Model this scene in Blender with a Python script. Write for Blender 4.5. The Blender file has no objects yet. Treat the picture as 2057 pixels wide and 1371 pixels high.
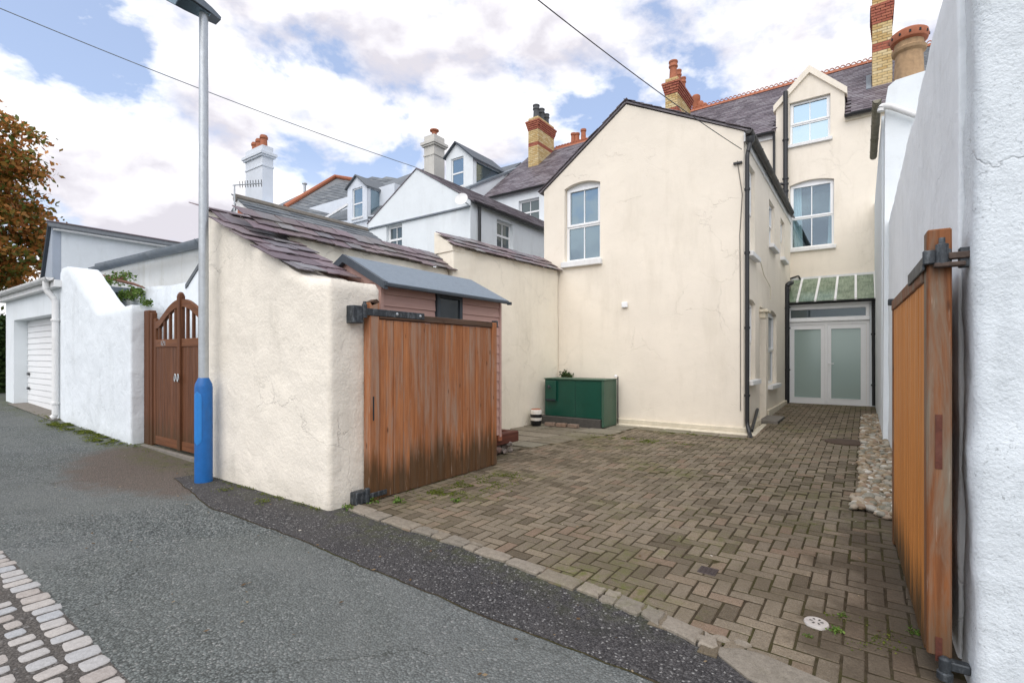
import bpy, bmesh, math, random
from mathutils import Vector, Matrix, noise as mnoise
from mathutils.geometry import tessellate_polygon
R = math.radians
random.seed(7)
V = Vector
scene = bpy.context.scene
COL = scene.collection

# ------------------------------------------------------------------ camera
F, CX, YH, CAMH, YAW = 1004.0, 1028.5, 715.0, 1.46, 35.3
cam = bpy.data.cameras.new('camera'); camo = bpy.data.objects.new('camera', cam)
COL.objects.link(camo); scene.camera = camo
camo.location = (0, 0, CAMH); camo.rotation_euler = (R(90), 0, R(YAW))
cam.sensor_width = 36; cam.lens = F / 2057 * 36; cam.shift_y = (YH - 685.5) / 2057
cam.clip_start = .05; cam.clip_end = 2000

# ------------------------------------------------------------------ sky and sun
SUN_EL, SUN_AZ = 52.0, 166.0        # azimuth clockwise from +Y: behind the camera
wd = bpy.data.worlds.new('World'); scene.world = wd; wd.use_nodes = True
nt = wd.node_tree; nt.nodes.clear()
def wn(t): return nt.nodes.new(t)
out = wn('ShaderNodeOutputWorld')
sky = wn('ShaderNodeTexSky'); sky.sky_type = 'NISHITA'; sky.sun_disc = False
sky.sun_elevation = R(SUN_EL); sky.sun_rotation = R(SUN_AZ); sky.air_density = 1.0; sky.dust_density = 1.5
bgs = wn('ShaderNodeBackground'); bgs.inputs[1].default_value = .13
lt_ = wn('ShaderNodeMix'); lt_.data_type = 'RGBA'; lt_.inputs[0].default_value = .26; lt_.inputs[7].default_value = (6.0, 6.9, 9.4, 1)
nt.links.new(sky.outputs[0], lt_.inputs[6]); nt.links.new(lt_.outputs[2], bgs.inputs[0])
tc = wn('ShaderNodeTexCoord')
sep = wn('ShaderNodeSeparateXYZ'); nt.links.new(tc.outputs['Generated'], sep.inputs[0])
def wm(op, a, b=None):
    m = wn('ShaderNodeMath'); m.operation = op
    for i, s in enumerate((a, b)):
        if s is None: continue
        if isinstance(s, (int, float)): m.inputs[i].default_value = s
        else: nt.links.new(s, m.inputs[i])
    return m.outputs[0]
comb = wn('ShaderNodeCombineXYZ')
nt.links.new(sep.outputs[0], comb.inputs[0]); nt.links.new(sep.outputs[1], comb.inputs[1]); nt.links.new(wm('MULTIPLY', sep.outputs[2], 1.7), comb.inputs[2])
def wnoise(off, scale, det, rough, dist=0.0):
    a = wn('ShaderNodeVectorMath'); a.operation = 'ADD'; nt.links.new(comb.outputs[0], a.inputs[0]); a.inputs[1].default_value = off
    n = wn('ShaderNodeTexNoise'); n.inputs['Scale'].default_value = scale; n.inputs['Detail'].default_value = det
    n.inputs['Roughness'].default_value = rough; n.inputs['Distortion'].default_value = dist
    nt.links.new(a.outputs[0], n.inputs['Vector']); return n.outputs[0]
def wramp(fac, stops):
    r = wn('ShaderNodeValToRGB'); nt.links.new(fac, r.inputs[0])
    while len(r.color_ramp.elements) < len(stops): r.color_ramp.elements.new(.5)
    for e, (p, c) in zip(r.color_ramp.elements, stops): e.position = p; e.color = tuple(c) + (1,) if len(c) == 3 else c
    return r.outputs[0]
SKY_OFF = (3.1, 7.7, 0.0)
c1 = wnoise(SKY_OFF, 3.9, 11, .57, .15)
mask = wramp(c1, [(.445, (0, 0, 0)), (.50, (.66,) * 3), (.57, (1, 1, 1))])
hz = wramp(sep.outputs[2], [(.0, (1, 1, 1)), (.15, (.35,) * 3), (.36, (0, 0, 0))])
maskh = wm('MINIMUM', wm('ADD', mask, hz), 1.0)
c1u = wnoise((SKY_OFF[0], SKY_OFF[1], SKY_OFF[2] + .065), 3.9, 6, .5, .15)
c2 = wm('ADD', wm('MULTIPLY', wm('SUBTRACT', c1, c1u), 2.6), wm('ADD', .5, wm('MULTIPLY', wm('SUBTRACT', .56, c1), 1.2)))
ccol = wramp(c2, [(.26, (.58, .56, .61)), (.44, (.77, .755, .79)), (.58, (.90, .89, .905)), (.74, (1.0, .99, .985))])
bgc = wn('ShaderNodeBackground'); nt.links.new(ccol, bgc.inputs[0]); bgc.inputs[1].default_value = 1.0
mixs = wn('ShaderNodeMixShader'); nt.links.new(maskh, mixs.inputs[0]); nt.links.new(bgs.outputs[0], mixs.inputs[1]); nt.links.new(bgc.outputs[0], mixs.inputs[2])
nt.links.new(mixs.outputs[0], out.inputs[0])

sl = bpy.data.lights.new('sun', 'SUN'); sl.energy = 1.65; sl.angle = R(75); sl.color = (1, .955, .89)
so = bpy.data.objects.new('sun', sl); COL.objects.link(so)
az = R(SUN_AZ); el = R(SUN_EL)
sdir = V((math.sin(az) * math.cos(el), math.cos(az) * math.cos(el), math.sin(el)))
so.rotation_euler = sdir.to_track_quat('Z', 'Y').to_euler(); so.location = sdir * 60

scene.view_settings.view_transform = 'Standard'; scene.view_settings.look = 'None'
scene.view_settings.gamma = 1; scene.view_settings.use_curve_mapping = False
scene.view_settings.exposure = .48

# ------------------------------------------------------------------ pixel -> place
sA, cA = math.sin(R(YAW)), math.cos(R(YAW))
def ray(u, v):
    p, q = (u - CX) / F, (YH - v) / F
    return V((-sA + cA * p, cA + sA * p, q))
EYE = V((0, 0, CAMH))
def onY(u, v, y): r = ray(u, v); return EYE + r * (y / r.y)
def onX(u, v, x): r = ray(u, v); return EYE + r * (x / r.x)
def onZ(u, v, z): r = ray(u, v); return EYE + r * ((z - CAMH) / r.z)
def proj(p):
    Z = -sA * p[0] + cA * p[1]; X = cA * p[0] + sA * p[1]
    if Z < .05: return None
    return CX + F * X / Z, YH - F * (p[2] - CAMH) / Z, Z
def G(x, y):                        # height of the ground
    z = .028 * max(0, -(x + 8)) if x > -40 else .028 * 32
    k = max(0, min(1, (y - 3) / 5))
    z -= .013 * max(0, min(x, 2) + 4) * (1 - k)
    if -9 < x < 3: z += .022 * max(0, min(y, 16) - 6)
    return z

# ------------------------------------------------------------------ objects
W = {}
def put(o, M, parent=None):
    COL.objects.link(o)
    o.matrix_basis = M
    if parent is not None:
        o.parent = parent; o.matrix_parent_inverse = W[parent].inverted()
    W[o] = M; return o
def tag(o, label=None, cat=None, group=None, kind=None):
    if label: o['label'] = label
    if cat: o['category'] = cat
    if group: o['group'] = group
    if kind: o['kind'] = kind
    return o
def thing(name, loc, label, cat, group=None):
    o = bpy.data.objects.new(name, None); o.empty_display_size = .2
    put(o, Matrix.Translation(V(loc))); return tag(o, label, cat, group)

class MB:
    def __init__(s): s.v = []; s.f = []
    def add(s, vs, fs):
        k = len(s.v); s.v += [tuple(v) for v in vs]; s.f += [tuple(i + k for i in f) for f in fs]; return s
    def hexa(s, p):                 # 8 points: bottom 4 ccw, top 4 ccw
        return s.add(p, [(3, 2, 1, 0), (4, 5, 6, 7), (0, 1, 5, 4), (1, 2, 6, 5), (2, 3, 7, 6), (3, 0, 4, 7)])
    def box(s, x0, x1, y0, y1, z0, z1):
        return s.hexa([(x0, y0, z0), (x1, y0, z0), (x1, y1, z0), (x0, y1, z0), (x0, y0, z1), (x1, y0, z1), (x1, y1, z1), (x0, y1, z1)])
    def fbox(s, fr, a0, a1, d0, d1, z0, z1):
        return s.hexa([fr(a0, z0, d1), fr(a1, z0, d1), fr(a1, z0, d0), fr(a0, z0, d0), fr(a0, z1, d1), fr(a1, z1, d1), fr(a1, z1, d0), fr(a0, z1, d0)])
    def tube(s, pts, r, n=10, cap=True):
        pts = [V(p) for p in pts]; rings = []
        rs = r if isinstance(r, (list, tuple)) else [r] * len(pts)
        up = V((0, 0, 1))
        for i, p in enumerate(pts):
            t = (pts[min(i + 1, len(pts) - 1)] - pts[max(i - 1, 0)])
            t = t.normalized() if t.length > 1e-9 else V((0, 0, 1))
            a = t.cross(up if abs(t.z) < .95 else V((1, 0, 0))).normalized(); b = t.cross(a)
            rings.append([p + (a * math.cos(2 * math.pi * k / n) + b * math.sin(2 * math.pi * k / n)) * rs[i] for k in range(n)])
        vs = [v for q in rings for v in q]; fs = []
        for i in range(len(pts) - 1):
            for k in range(n):
                fs.append((i * n + k, i * n + (k + 1) % n, (i + 1) * n + (k + 1) % n, (i + 1) * n + k))
        if cap: fs += [tuple(range(n)), tuple(range((len(pts) - 1) * n, len(pts) * n))[::-1]]
        return s.add(vs, fs)
    def lathe(s, c, prof, n=20, ax=1.0, ay=1.0):
        c = V(c); vs = []; fs = []
        for r, z in prof:
            for k in range(n):
                t = 2 * math.pi * k / n; vs.append(c + V((r * math.cos(t) * ax, r * math.sin(t) * ay, z)))
        for i in range(len(prof) - 1):
            for k in range(n): fs.append((i * n + k, i * n + (k + 1) % n, (i + 1) * n + (k + 1) % n, (i + 1) * n + k))
        fs += [tuple(range(n))[::-1], tuple(range((len(prof) - 1) * n, len(prof) * n))]
        return s.add(vs, fs)
    def slab(s, poly, off):         # planar polygon (3d points) thickened by vector off
        n = len(poly); poly = [V(p) for p in poly]; off = V(off)
        s.add(poly + [p + off for p in poly], [])
        k = len(s.v) - 2 * n
        tri = tessellate_polygon([poly])
        for t in tri: s.f.append(tuple(i + k for i in t)); s.f.append(tuple(i + k + n for i in t)[::-1])
        for i in range(n): j = (i + 1) % n; s.f.append((k + i, k + j, k + n + j, k + n + i))
        return s
    def mesh(s, name, mat, smooth=False, bev=0, fix=True, seg=1):
        me = bpy.data.meshes.new(name); me.from_pydata(s.v, [], s.f)
        if fix or bev:
            bm = bmesh.new(); bm.from_mesh(me)
            if bev: bmesh.ops.bevel(bm, geom=bm.edges[:], offset=bev, segments=seg, affect='EDGES', profile=.5)
            bmesh.ops.recalc_face_normals(bm, faces=bm.faces[:]); bm.to_mesh(me); bm.free()
        if mat: me.materials.append(mat)
        if smooth:
            for p in me.polygons: p.use_smooth = True
            if smooth == 2: me.set_sharp_from_angle(angle=R(40))
        return me
    def build(s, name, mat, parent=None, smooth=False, bev=0, fix=True, seg=1):
        xs = [v[0] for v in s.v]; ys = [v[1] for v in s.v]; zs = [v[2] for v in s.v]
        o0 = V(((min(xs) + max(xs)) / 2, (min(ys) + max(ys)) / 2, min(zs)))
        s.v = [(v[0] - o0.x, v[1] - o0.y, v[2] - o0.z) for v in s.v]
        o = bpy.data.objects.new(name, s.mesh(name, mat, smooth, bev, fix, seg))
        return put(o, Matrix.Translation(o0), parent)

class Fr:                           # a vertical plane: a along, z up, d out of the wall
    def __init__(s, o, a, n): s.o = V(o); s.a = V(a).normalized(); s.n = V(n).normalized()
    def __call__(s, a, z, d=0.0): return s.o + s.a * a + s.n * d + V((0, 0, z))
def FY(y): return Fr((0, y, 0), (1, 0, 0), (0, -1, 0))      # faces the alley, a = x
def FX(x): return Fr((x, 0, 0), (0, 1, 0), (1, 0, 0))       # faces +x, a = y

def panel(name, fr, outer, holes, thick, mat, parent=None, d=0.0):
    loops = [[V((p[0], p[1], 0)) for p in outer]] + [[V((p[0], p[1], 0)) for p in h] for h in holes]
    tri = tessellate_polygon(loops); flat = [p for l in loops for p in l]; n = len(flat)
    m = MB(); m.v = [tuple(fr(p.x, p.y, d)) for p in flat] + [tuple(fr(p.x, p.y, d - thick)) for p in flat]
    for t in tri: m.f.append(tuple(t)); m.f.append(tuple(i + n for i in t)[::-1])
    k = 0
    for l in loops:
        for i in range(len(l)):
            j = (i + 1) % len(l); m.f.append((k + i, k + j, k + n + j, k + n + i))
        k += len(l)
    o = m.build(name, mat, parent)
    return o
def arch(a0, a1, z0, z1, rise, n=8):
    pts = [(a0, z0), (a1, z0)]
    for i in range(n + 1):
        t = 1 - i / n; pts.append((a0 + (a1 - a0) * t, z1 + rise * 4 * t * (1 - t)))
    return pts
def rect(a0, a1, z0, z1): return [(a0, z0), (a1, z0), (a1, z1), (a0, z1)]

def pieces(parent, name, meshes, mats, limit=300, stuff=None, seed=0):
    """lay out alike pieces: the ones that show largest as objects, the rest joined as one part"""
    if not isinstance(meshes, list): meshes = [meshes]
    rnd = random.Random(seed)
    items = []
    for M in mats:
        p = M.translation; q = proj(p)
        inside = q is not None and -60 < q[0] < 2117 and -60 < q[1] < 1431
        items.append((0 if inside else 1, (p - EYE).length, M, rnd.choice(meshes)))
    items.sort(key=lambda t: (t[0], t[1]))
    for _, _, M, me in items[:limit]:
        put(bpy.data.objects.new(name, me), M, parent)
    rest = items[limit:]
    if rest:
        m = MB()
        for _, _, M, me in rest:
            m.add([M @ v.co for v in me.vertices], [tuple(p.vertices) for p in me.polygons])
        o = m.build(stuff or name + '_field', meshes[0].materials[0], parent, smooth=meshes[0].polygons[0].use_smooth, fix=False)
        tag(o, kind='stuff')
def unit_box(name, mat, bev=0, sx=1, sy=1, sz=1):   # centred box
    return MB().box(-sx / 2, sx / 2, -sy / 2, sy / 2, -sz / 2, sz / 2).mesh(name, mat, bev=bev)
def basis(o, x, y, z):
    M = Matrix((x, y, z)).transposed().to_4x4(); M.translation = o; return M

# ------------------------------------------------------------------ materials
class NG:
    def __init__(s, name):
        s.m = bpy.data.materials.new(name); s.m.use_nodes = True; s.t = s.m.node_tree
        s.b = s.t.nodes['Principled BSDF']; s.out = s.t.nodes['Material Output']
        s.geo = s.t.nodes.new('ShaderNodeNewGeometry'); s.pos = s.geo.outputs['Position']
    def link(s, a, sock):
        if isinstance(a, (int, float)): sock.default_value = a
        elif isinstance(a, (tuple, list)): sock.default_value = tuple(a) + ((1,) if len(a) == 3 and sock.type == 'RGBA' else ())
        else: s.t.links.new(a, sock)
    def math(s, op, a, b=0.0, clamp=False):
        n = s.t.nodes.new('ShaderNodeMath'); n.operation = op; n.use_clamp = clamp
        s.link(a, n.inputs[0]); s.link(b, n.inputs[1]); return n.outputs[0]
    def vmul(s, v, k):
        n = s.t.nodes.new('ShaderNodeVectorMath'); n.operation = 'MULTIPLY'; s.link(v, n.inputs[0]); n.inputs[1].default_value = k; return n.outputs[0]
    def vadd(s, v, k):
        n = s.t.nodes.new('ShaderNodeVectorMath'); n.operation = 'ADD'; s.link(v, n.inputs[0]); s.link(k, n.inputs[1]); return n.outputs[0]
    def noise(s, scale, det=4, rough=.55, vec=None, dist=0, col=False):
        n = s.t.nodes.new('ShaderNodeTexNoise'); s.link(vec or s.pos, n.inputs['Vector'])
        n.inputs['Scale'].default_value = scale; n.inputs['Detail'].default_value = det; n.inputs['Roughness'].default_value = rough; n.inputs['Distortion'].default_value = dist
        return n.outputs[1 if col else 0]
    def voro(s, scale, feat='F1', vec=None, out=0, rnd=1.0):
        n = s.t.nodes.new('ShaderNodeTexVoronoi'); n.feature = feat; s.link(vec or s.pos, n.inputs['Vector']); n.inputs['Scale'].default_value = scale
        n.inputs['Randomness'].default_value = rnd
        return n.outputs[out]
    def ramp(s, fac, stops):
        r = s.t.nodes.new('ShaderNodeValToRGB'); s.link(fac, r.inputs[0])
        while len(r.color_ramp.elements) < len(stops): r.color_ramp.elements.new(.5)
        for e, (p, c) in zip(r.color_ramp.elements, stops):
            e.position = p; e.color = (c, c, c, 1) if isinstance(c, (int, float)) else tuple(c) + (1,)
        return r.outputs[0]
    def mix(s, f, a, b, mode='MIX'):
        n = s.t.nodes.new('ShaderNodeMix'); n.data_type = 'RGBA'; n.blend_type = mode
        s.link(f, n.inputs[0]); s.link(a, n.inputs[6]); s.link(b, n.inputs[7]); return n.outputs[2]
    def bump(s, h, strength=.3, dist=.02, nrm=None):
        n = s.t.nodes.new('ShaderNodeBump'); s.link(h, n.inputs['Height']); n.inputs['Strength'].default_value = strength; n.inputs['Distance'].default_value = dist
        if nrm is not None: s.t.links.new(nrm, n.inputs['Normal'])
        return n.outputs[0]
    def rnd(s):
        o = s.t.nodes.new('ShaderNodeObjectInfo')
        return s.math('FRACT', s.math('ADD', o.outputs['Random'], s.geo.outputs['Random Per Island']))
    def sepz(s):
        n = s.t.nodes.new('ShaderNodeSeparateXYZ'); s.link(s.pos, n.inputs[0]); return n.outputs
    def set(s, col=None, rough=None, nrm=None, metal=None, spec=None):
        if col is not None: s.link(col, s.b.inputs['Base Color'])
        if rough is not None: s.link(rough, s.b.inputs['Roughness'])
        if metal is not None: s.link(metal, s.b.inputs['Metallic'])
        if spec is not None: s.link(spec, s.b.inputs['Specular IOR Level'])
        if nrm is not None: s.t.links.new(nrm, s.b.inputs['Normal'])
        return s.m
def mul(c, k): return tuple(x * k for x in c)

def plaster(name, col, dirt=(.30, .29, .25), amt=.35, coarse=.25, fine=.35, fscale=45, splash=.5, crack=0.0, big=2.2, fdist=.008):
    g = NG(name)
    a = g.noise(big, 6, .6)
    c = g.mix(g.ramp(a, [(.35, 0), (.7, 1)]), mul(col, .93), col)
    streak = g.noise(3.0, 5, .65, g.vmul(g.pos, (1, 1, .22)))
    c = g.mix(g.math('MULTIPLY', g.ramp(streak, [(.52, 0), (.78, 1)]), amt), c, dirt)
    pat = g.noise(9, 8, .75)
    c = g.mix(g.math('MULTIPLY', g.ramp(pat, [(.55, 0), (.72, 1)]), amt * .7), c, mul(dirt, 1.2))
    if splash:
        z = g.sepz()[2]
        lo = g.math('SUBTRACT', g.ramp(g.math('ADD', g.math('MULTIPLY', z, .55), g.math('MULTIPLY', g.noise(3.5, 7, .7), .5)), [(.22, 1), (.42, 0)]), 0)
        c = g.mix(g.math('MULTIPLY', lo, splash), c, mul(dirt, .85))
    h1 = g.noise(big * 3, 4, .5, dist=.4); h2 = g.noise(fscale, 6, .65)
    if name == 'white_roughcast':
        pit = g.math('MULTIPLY', g.ramp(g.noise(70, 5, .6), [(.30, 1), (.42, 0)]), g.ramp(g.noise(3.2, 6, .7), [(.38, .15), (.62, 1)])); c = g.mix(g.math('MULTIPLY', pit, .75), c, (.20, .22, .23))
    n = g.bump(h1, coarse, .05); n = g.bump(h2, fine, fdist, n)
    if crack:
        e = g.voro(.9, 'DISTANCE_TO_EDGE', g.vadd(g.pos, g.vmul(g.noise(2.5, 5, .6, col=True), (.5, .5, .5))))
        keep = g.ramp(g.noise(.8, 2), [(.5, 0), (.56, 1)])
        ln = g.math('MULTIPLY', g.ramp(e, [(.0, 1), (.006, 0)]), keep)
        c = g.mix(g.math('MULTIPLY', ln, crack), c, (.12, .11, .1))
        n = g.bump(g.math('SUBTRACT', 1.0, ln), .5, .01, n)
    return g.set(c, .88, n, spec=.25)

def wood(name, c1, c2, grey=.35, greyc=(.25, .21, .18), axis=2, stain=0.0, stain_h=.55, rough=.62, vary=.35, knots=True, gscale=1.0):
    g = NG(name)
    k = [38 * gscale] * 3; k[axis] = 1.6 * gscale
    r = g.rnd()
    off = g.vmul(g.vadd((0, 0, 0), r), (17.3, 9.1, 23.7))
    v = g.vadd(g.vmul(g.pos, tuple(k)), off)
    gr = g.noise(1.0, 6, .65, v, .6)
    c = g.mix(g.ramp(gr, [(.3, 0), (.68, 1)]), c2, c1)
    c = g.mix(g.math('MULTIPLY', r, vary), c, mul(c2, .75))
    k2 = [9.0] * 3; k2[axis] = .9
    w = g.noise(1.0, 6, .7, g.vadd(g.vmul(g.pos, tuple(k2)), off), .3)
    c = g.mix(g.math('MULTIPLY', g.ramp(w, [(.46 if grey > .7 else .5, 0), (.64 if grey > .7 else .72, 1)]), grey), c, greyc)
    if knots:
        kk = [9.0] * 3; kk[axis] = 3.2
        kn = g.voro(1.0, 'F1', g.vadd(g.vmul(g.pos, tuple(kk)), off))
        c = g.mix(g.ramp(kn, [(.05, .8), (.13, 0)]), c, mul(c2, .35))
    if stain:
        z = g.sepz()[2]
        s_ = g.math('ADD', z, g.math('MULTIPLY', g.noise(1.0, 5, .65, g.vadd(g.vmul(g.pos, (15, 15, .7)), off)), -.75))
        s_ = g.math('ADD', s_, g.math('ADD', g.math('MULTIPLY', r, -.16), .40))
        mk = g.ramp(s_, [(max(0.0, stain_h - .26), 1), (stain_h, .0)])
        c = g.mix(g.math('MULTIPLY', mk, stain), c, (.05, .034, .014))
    if grey > .7:
        fl = g.noise(1.0, 4, .6, g.vadd(g.vmul(g.pos, (55, 55, 3.5)), off)); c = g.mix(g.math('MULTIPLY', g.ramp(fl, [(.64, 0), (.72, 1)]), .6), c, (.42, .34, .27))
    n = g.bump(gr, .25, .004)
    return g.set(c, g.ramp(w, [(.4, rough), (.7, .85)]), n, spec=.3)

def plain(name, col, rough=.6, metal=0, var=.12, nscale=12, bumpk=.1, spec=.4, dirt=None, damt=.3):
    g = NG(name)
    a = g.noise(nscale, 6, .65)
    c = g.mix(g.ramp(a, [(.3, 0), (.72, 1)]), mul(col, 1 - var), mul(col, 1 + var * .4))
    if dirt:
        d = g.noise(nscale * .45, 7, .7, g.vmul(g.pos, (1, 1, .35)))
        c = g.mix(g.math('MULTIPLY', g.ramp(d, [(.5, 0), (.72, 1)]), damt), c, dirt)
    return g.set(c, rough, g.bump(a, bumpk, .01), metal, spec)

def piece_mat(name, stops, rough=.75, speck=0.0, moss=0.0, bumpk=.3, nscale=30, dirt=None, spec=.35, lich=0.0):
    g = NG(name); r = g.rnd()
    c = g.ramp(r, stops)
    a = g.noise(nscale, 6, .7)
    c = g.mix(.55, c, g.ramp(a, [(.3, .25), (.75, .8)]), 'SOFT_LIGHT')
    if speck:
        s_ = g.voro(170, 'F1'); c = g.mix(g.math('MULTIPLY', g.ramp(s_, [(.10, 1), (.22, 0)]), speck), c, (.55, .53, .5))
        s2 = g.noise(140, 3, .6); c = g.mix(g.math('MULTIPLY', g.ramp(s2, [(.35, 1), (.48, 0)]), speck * .8), c, (.035, .03, .025))
    big = g.noise(1.1, 6, .65)
    if dirt: c = g.mix(g.math('MULTIPLY', g.ramp(big, [(.46, 0), (.66, 1)]), .6), c, dirt)
    if moss:
        mm = g.math('MULTIPLY', g.ramp(g.noise(.75, 6, .65, g.vadd(g.pos, (3.3, 1.2, 0))), [(.52, 0), (.68, 1)]), g.ramp(g.noise(14, 6, .7), [(.40, 0), (.62, 1)]))
        c = g.mix(g.math('MULTIPLY', mm, moss), c, (.10, .115, .02))
    if name == 'block_paver':       # trodden soil along the right-hand gate
        xyz = g.sepz()
        e_ = g.math('ADD', g.math('SUBTRACT', xyz[0], g.math('MULTIPLY', xyz[1], .05)), g.math('MULTIPLY', g.math('SUBTRACT', g.noise(2.2, 7, .7), .5), 1.3))
        c = g.mix(g.math('MULTIPLY', g.ramp(g.math('ADD', e_, 1.0), [(.48, 0), (.85, 1)]), .72), c, g.mix(a, (.038, .028, .018), (.10, .077, .055)))
    if lich:
        l_ = g.noise(16, 7, .75, g.vadd(g.pos, (7, 7, 2))); c = g.mix(g.math('MULTIPLY', g.ramp(l_, [(.56, 0), (.7, 1)]), lich), c, (.38, .36, .31))
    return g.set(c, rough, g.bump(a, bumpk, .006), spec=spec)

CREAM = (.865, .79, .67)
m_cream = plaster('cream_render', CREAM, (.46, .40, .29), .24, .14, .22, 50, .16, .10, 1.2)
m_cream_wall = plaster('cream_rough_render', (.865, .80, .69), (.40, .37, .30), .40, .34, .65, 34, .25, .22, 1.6, .012)
m_cream_plinth = plaster('cream_plinth', (.76, .69, .55), (.25, .23, .16), .4, .3, .3, 30, .35)
m_white = plaster('white_render', (.81, .855, .875), (.42, .43, .41), .20, .12, .18, 50, .0, .0, 1.4)
m_white_wall = plaster('white_rough_render', (.79, .835, .865), (.36, .38, .37), .30, .4, .5, 34, .18, .2, 1.5)
m_tall = plaster('white_side_render', (.87, .905, .925), (.5, .52, .52), .28, .3, .4, 40, .15, .15, 1.5)
m_rough = plaster('white_roughcast', (.77, .825, .86), (.30, .33, .35), .36, .35, .7, 62, .12, .12, 1.5, .012)
m_greyrend = plaster('grey_blue_render', (.42, .47, .54), (.3, .32, .34), .25, .1, .15, 40, .0)
m_palewhite = plaster('pale_stained_render', (.80, .81, .79), (.52, .51, .42), .6, .15, .2, 30, .0, .2)
m_upvc = plain('white_plastic', (.87, .88, .88), .32, 0, .03, 6, .0, .5)
m_sill = plain('painted_sill', (.80, .80, .79), .6, 0, .08, 9, .1, .3, (.35, .33, .28), .25)
m_black = plain('black_pipe', (.018, .019, .021), .38, 0, .25, 20, .05, .5)
m_gutter = plain('weathered_gutter', (.045, .042, .040), .55, 0, .3, 14, .1, .4, (.16, .14, .11), .4)
m_iron = plain('worn_iron', (.05, .058, .066), .55, .3, .5, 60, .3, .5, (.30, .33, .35), .55)
m_galv = plain('galvanised_steel', (.50, .53, .55), .42, .55, .14, 18, .05, .5, (.28, .28, .27), .35)
m_blue = plain('blue_paint', (.008, .125, .40), .45, 0, .16, 12, .08, .45, (.035, .075, .14), .55)
m_blue2 = plain('light_blue_paint', (.02, .20, .56), .4, 0, .08, 14, .05, .5)
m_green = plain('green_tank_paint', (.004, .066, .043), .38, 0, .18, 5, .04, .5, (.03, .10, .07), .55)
m_green_side = plain('paler_green_tank_paint', (.045, .105, .068), .5, 0, .15, 5, .05, .5, (.10, .13, .08), .4)  # paler, greyer green for the tank's side panel and top
m_conc = plain('concrete', (.22, .20, .175), .9, 0, .22, 14, .4, .2, (.10, .10, .06), .45)
m_concdark = plain('dark_concrete', (.085, .08, .072), .9, 0, .2, 14, .3, .2)
m_felt = plain('grey_roof_felt', (.21, .25, .29), .75, 0, .12, 30, .15, .3, (.13, .15, .17), .4)
m_trim = plain('dark_grey_trim', (.055, .068, .082), .5, 0, .15, 14, .05, .4, (.12, .14, .15), .3)
m_pink = wood('pink_painted_board', (.60, .39, .33), (.53, .33, .28), .22, (.34, .22, .2), 1, rough=.7, vary=.12, knots=False)
m_wl = wood('weathered_stained_wood', (.56, .23, .092), (.28, .10, .04), .75, (.37, .265, .20), 2, .8, .50, .7, .55)
m_wlrail = wood('dark_weathered_rail', (.14, .075, .045), (.05, .03, .02), .6, (.13, .12, .10), 1)
m_wr = wood('orange_stained_wood', (.66, .265, .06), (.47, .165, .03), .06, (.3, .15, .06), 2, .92, .34, .5, .25, knots=False)
m_wrpost = wood('weathered_orange_post', (.27, .10, .034), (.13, .047, .018), 1.0, (.21, .17, .125), 2, .5, .4, .65, .3)
m_wg = wood('varnished_gate_wood', (.19, .075, .032), (.075, .028, .013), .2, (.2, .11, .06), 2, .5, .42, .5, .3, knots=False)
m_wgx = wood('varnished_rail_wood', (.22, .09, .037), (.10, .036, .016), .2, (.2, .11, .06), 0, 0, .4, .5, .2, knots=False)
m_beam = wood('red_brown_sleeper', (.16, .05, .03), (.075, .025, .018), .5, (.16, .09, .07), 1)
m_slate = piece_mat('purple_slate', [(0, (.095, .068, .078)), (.3, (.165, .118, .132)), (.6, (.215, .158, .172)), (.8, (.16, .15, .165)), (1, (.25, .24, .245))], .5, lich=.3, nscale=18, dirt=(.17, .15, .12))
m_slateroof = piece_mat('purple_roof_slate', [(0, (.085, .068, .078)), (.5, (.155, .128, .143)), (1, (.21, .19, .203))], .5, lich=.25, nscale=14)
m_slategrey = piece_mat('grey_slate', [(0, (.085, .095, .105)), (.5, (.13, .145, .155)), (1, (.18, .19, .195))], .5, lich=.2, nscale=14)
m_buff = piece_mat('buff_brick', [(0, (.50, .34, .14)), (.5, (.60, .45, .22)), (1, (.66, .54, .32))], .85, nscale=25)
m_red = piece_mat('red_brick', [(0, (.33, .10, .06)), (.6, (.40, .14, .085)), (1, (.30, .085, .06))], .85, nscale=25)
m_mortar = plain('mortar', (.20, .17, .13), .95, 0, .2, 20, .2, .1)
m_terra = plain('terracotta', (.42, .15, .08), .7, 0, .2, 12, .1, .3, (.2, .1, .07), .35)
m_potbuff = plain('buff_clay_pot', (.42, .28, .16), .8, 0, .25, 14, .2, .2, (.12, .10, .08), .6)
m_potdark = plain('dark_clay_pot', (.09, .095, .10), .7, 0, .2, 14, .1, .3)
m_lead = plain('lead_flashing', (.20, .23, .26), .6, .1, .2, 6, .1, .4, (.35, .36, .36), .3)
m_paver = piece_mat('block_paver', [(0, (.105, .083, .056)), (.25, (.165, .134, .095)), (.55, (.20, .165, .12)), (.85, (.235, .19, .135)), (1, (.205, .145, .102))], .88, speck=.55, moss=.95, bumpk=.6, nscale=60, dirt=(.105, .086, .055), spec=.2)
m_cobble = piece_mat('pale_cobble', [(0, (.33, .29, .26)), (.5, (.42, .39, .36)), (1, (.36, .37, .38))], .85, speck=.25, nscale=40, bumpk=.4)
m_edge = piece_mat('broken_concrete_edging', [(0, (.21, .18, .138)), (.5, (.27, .235, .19)), (1, (.20, .178, .145))], .92, speck=.35, moss=.3, nscale=26, bumpk=.8, spec=.2)
m_slab = piece_mat('paving_slab', [(0, (.19, .165, .125)), (.5, (.25, .22, .17)), (1, (.22, .205, .16))], .92, speck=.2, moss=.5, nscale=20, bumpk=.4, dirt=(.11, .095, .06), spec=.2)
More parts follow.
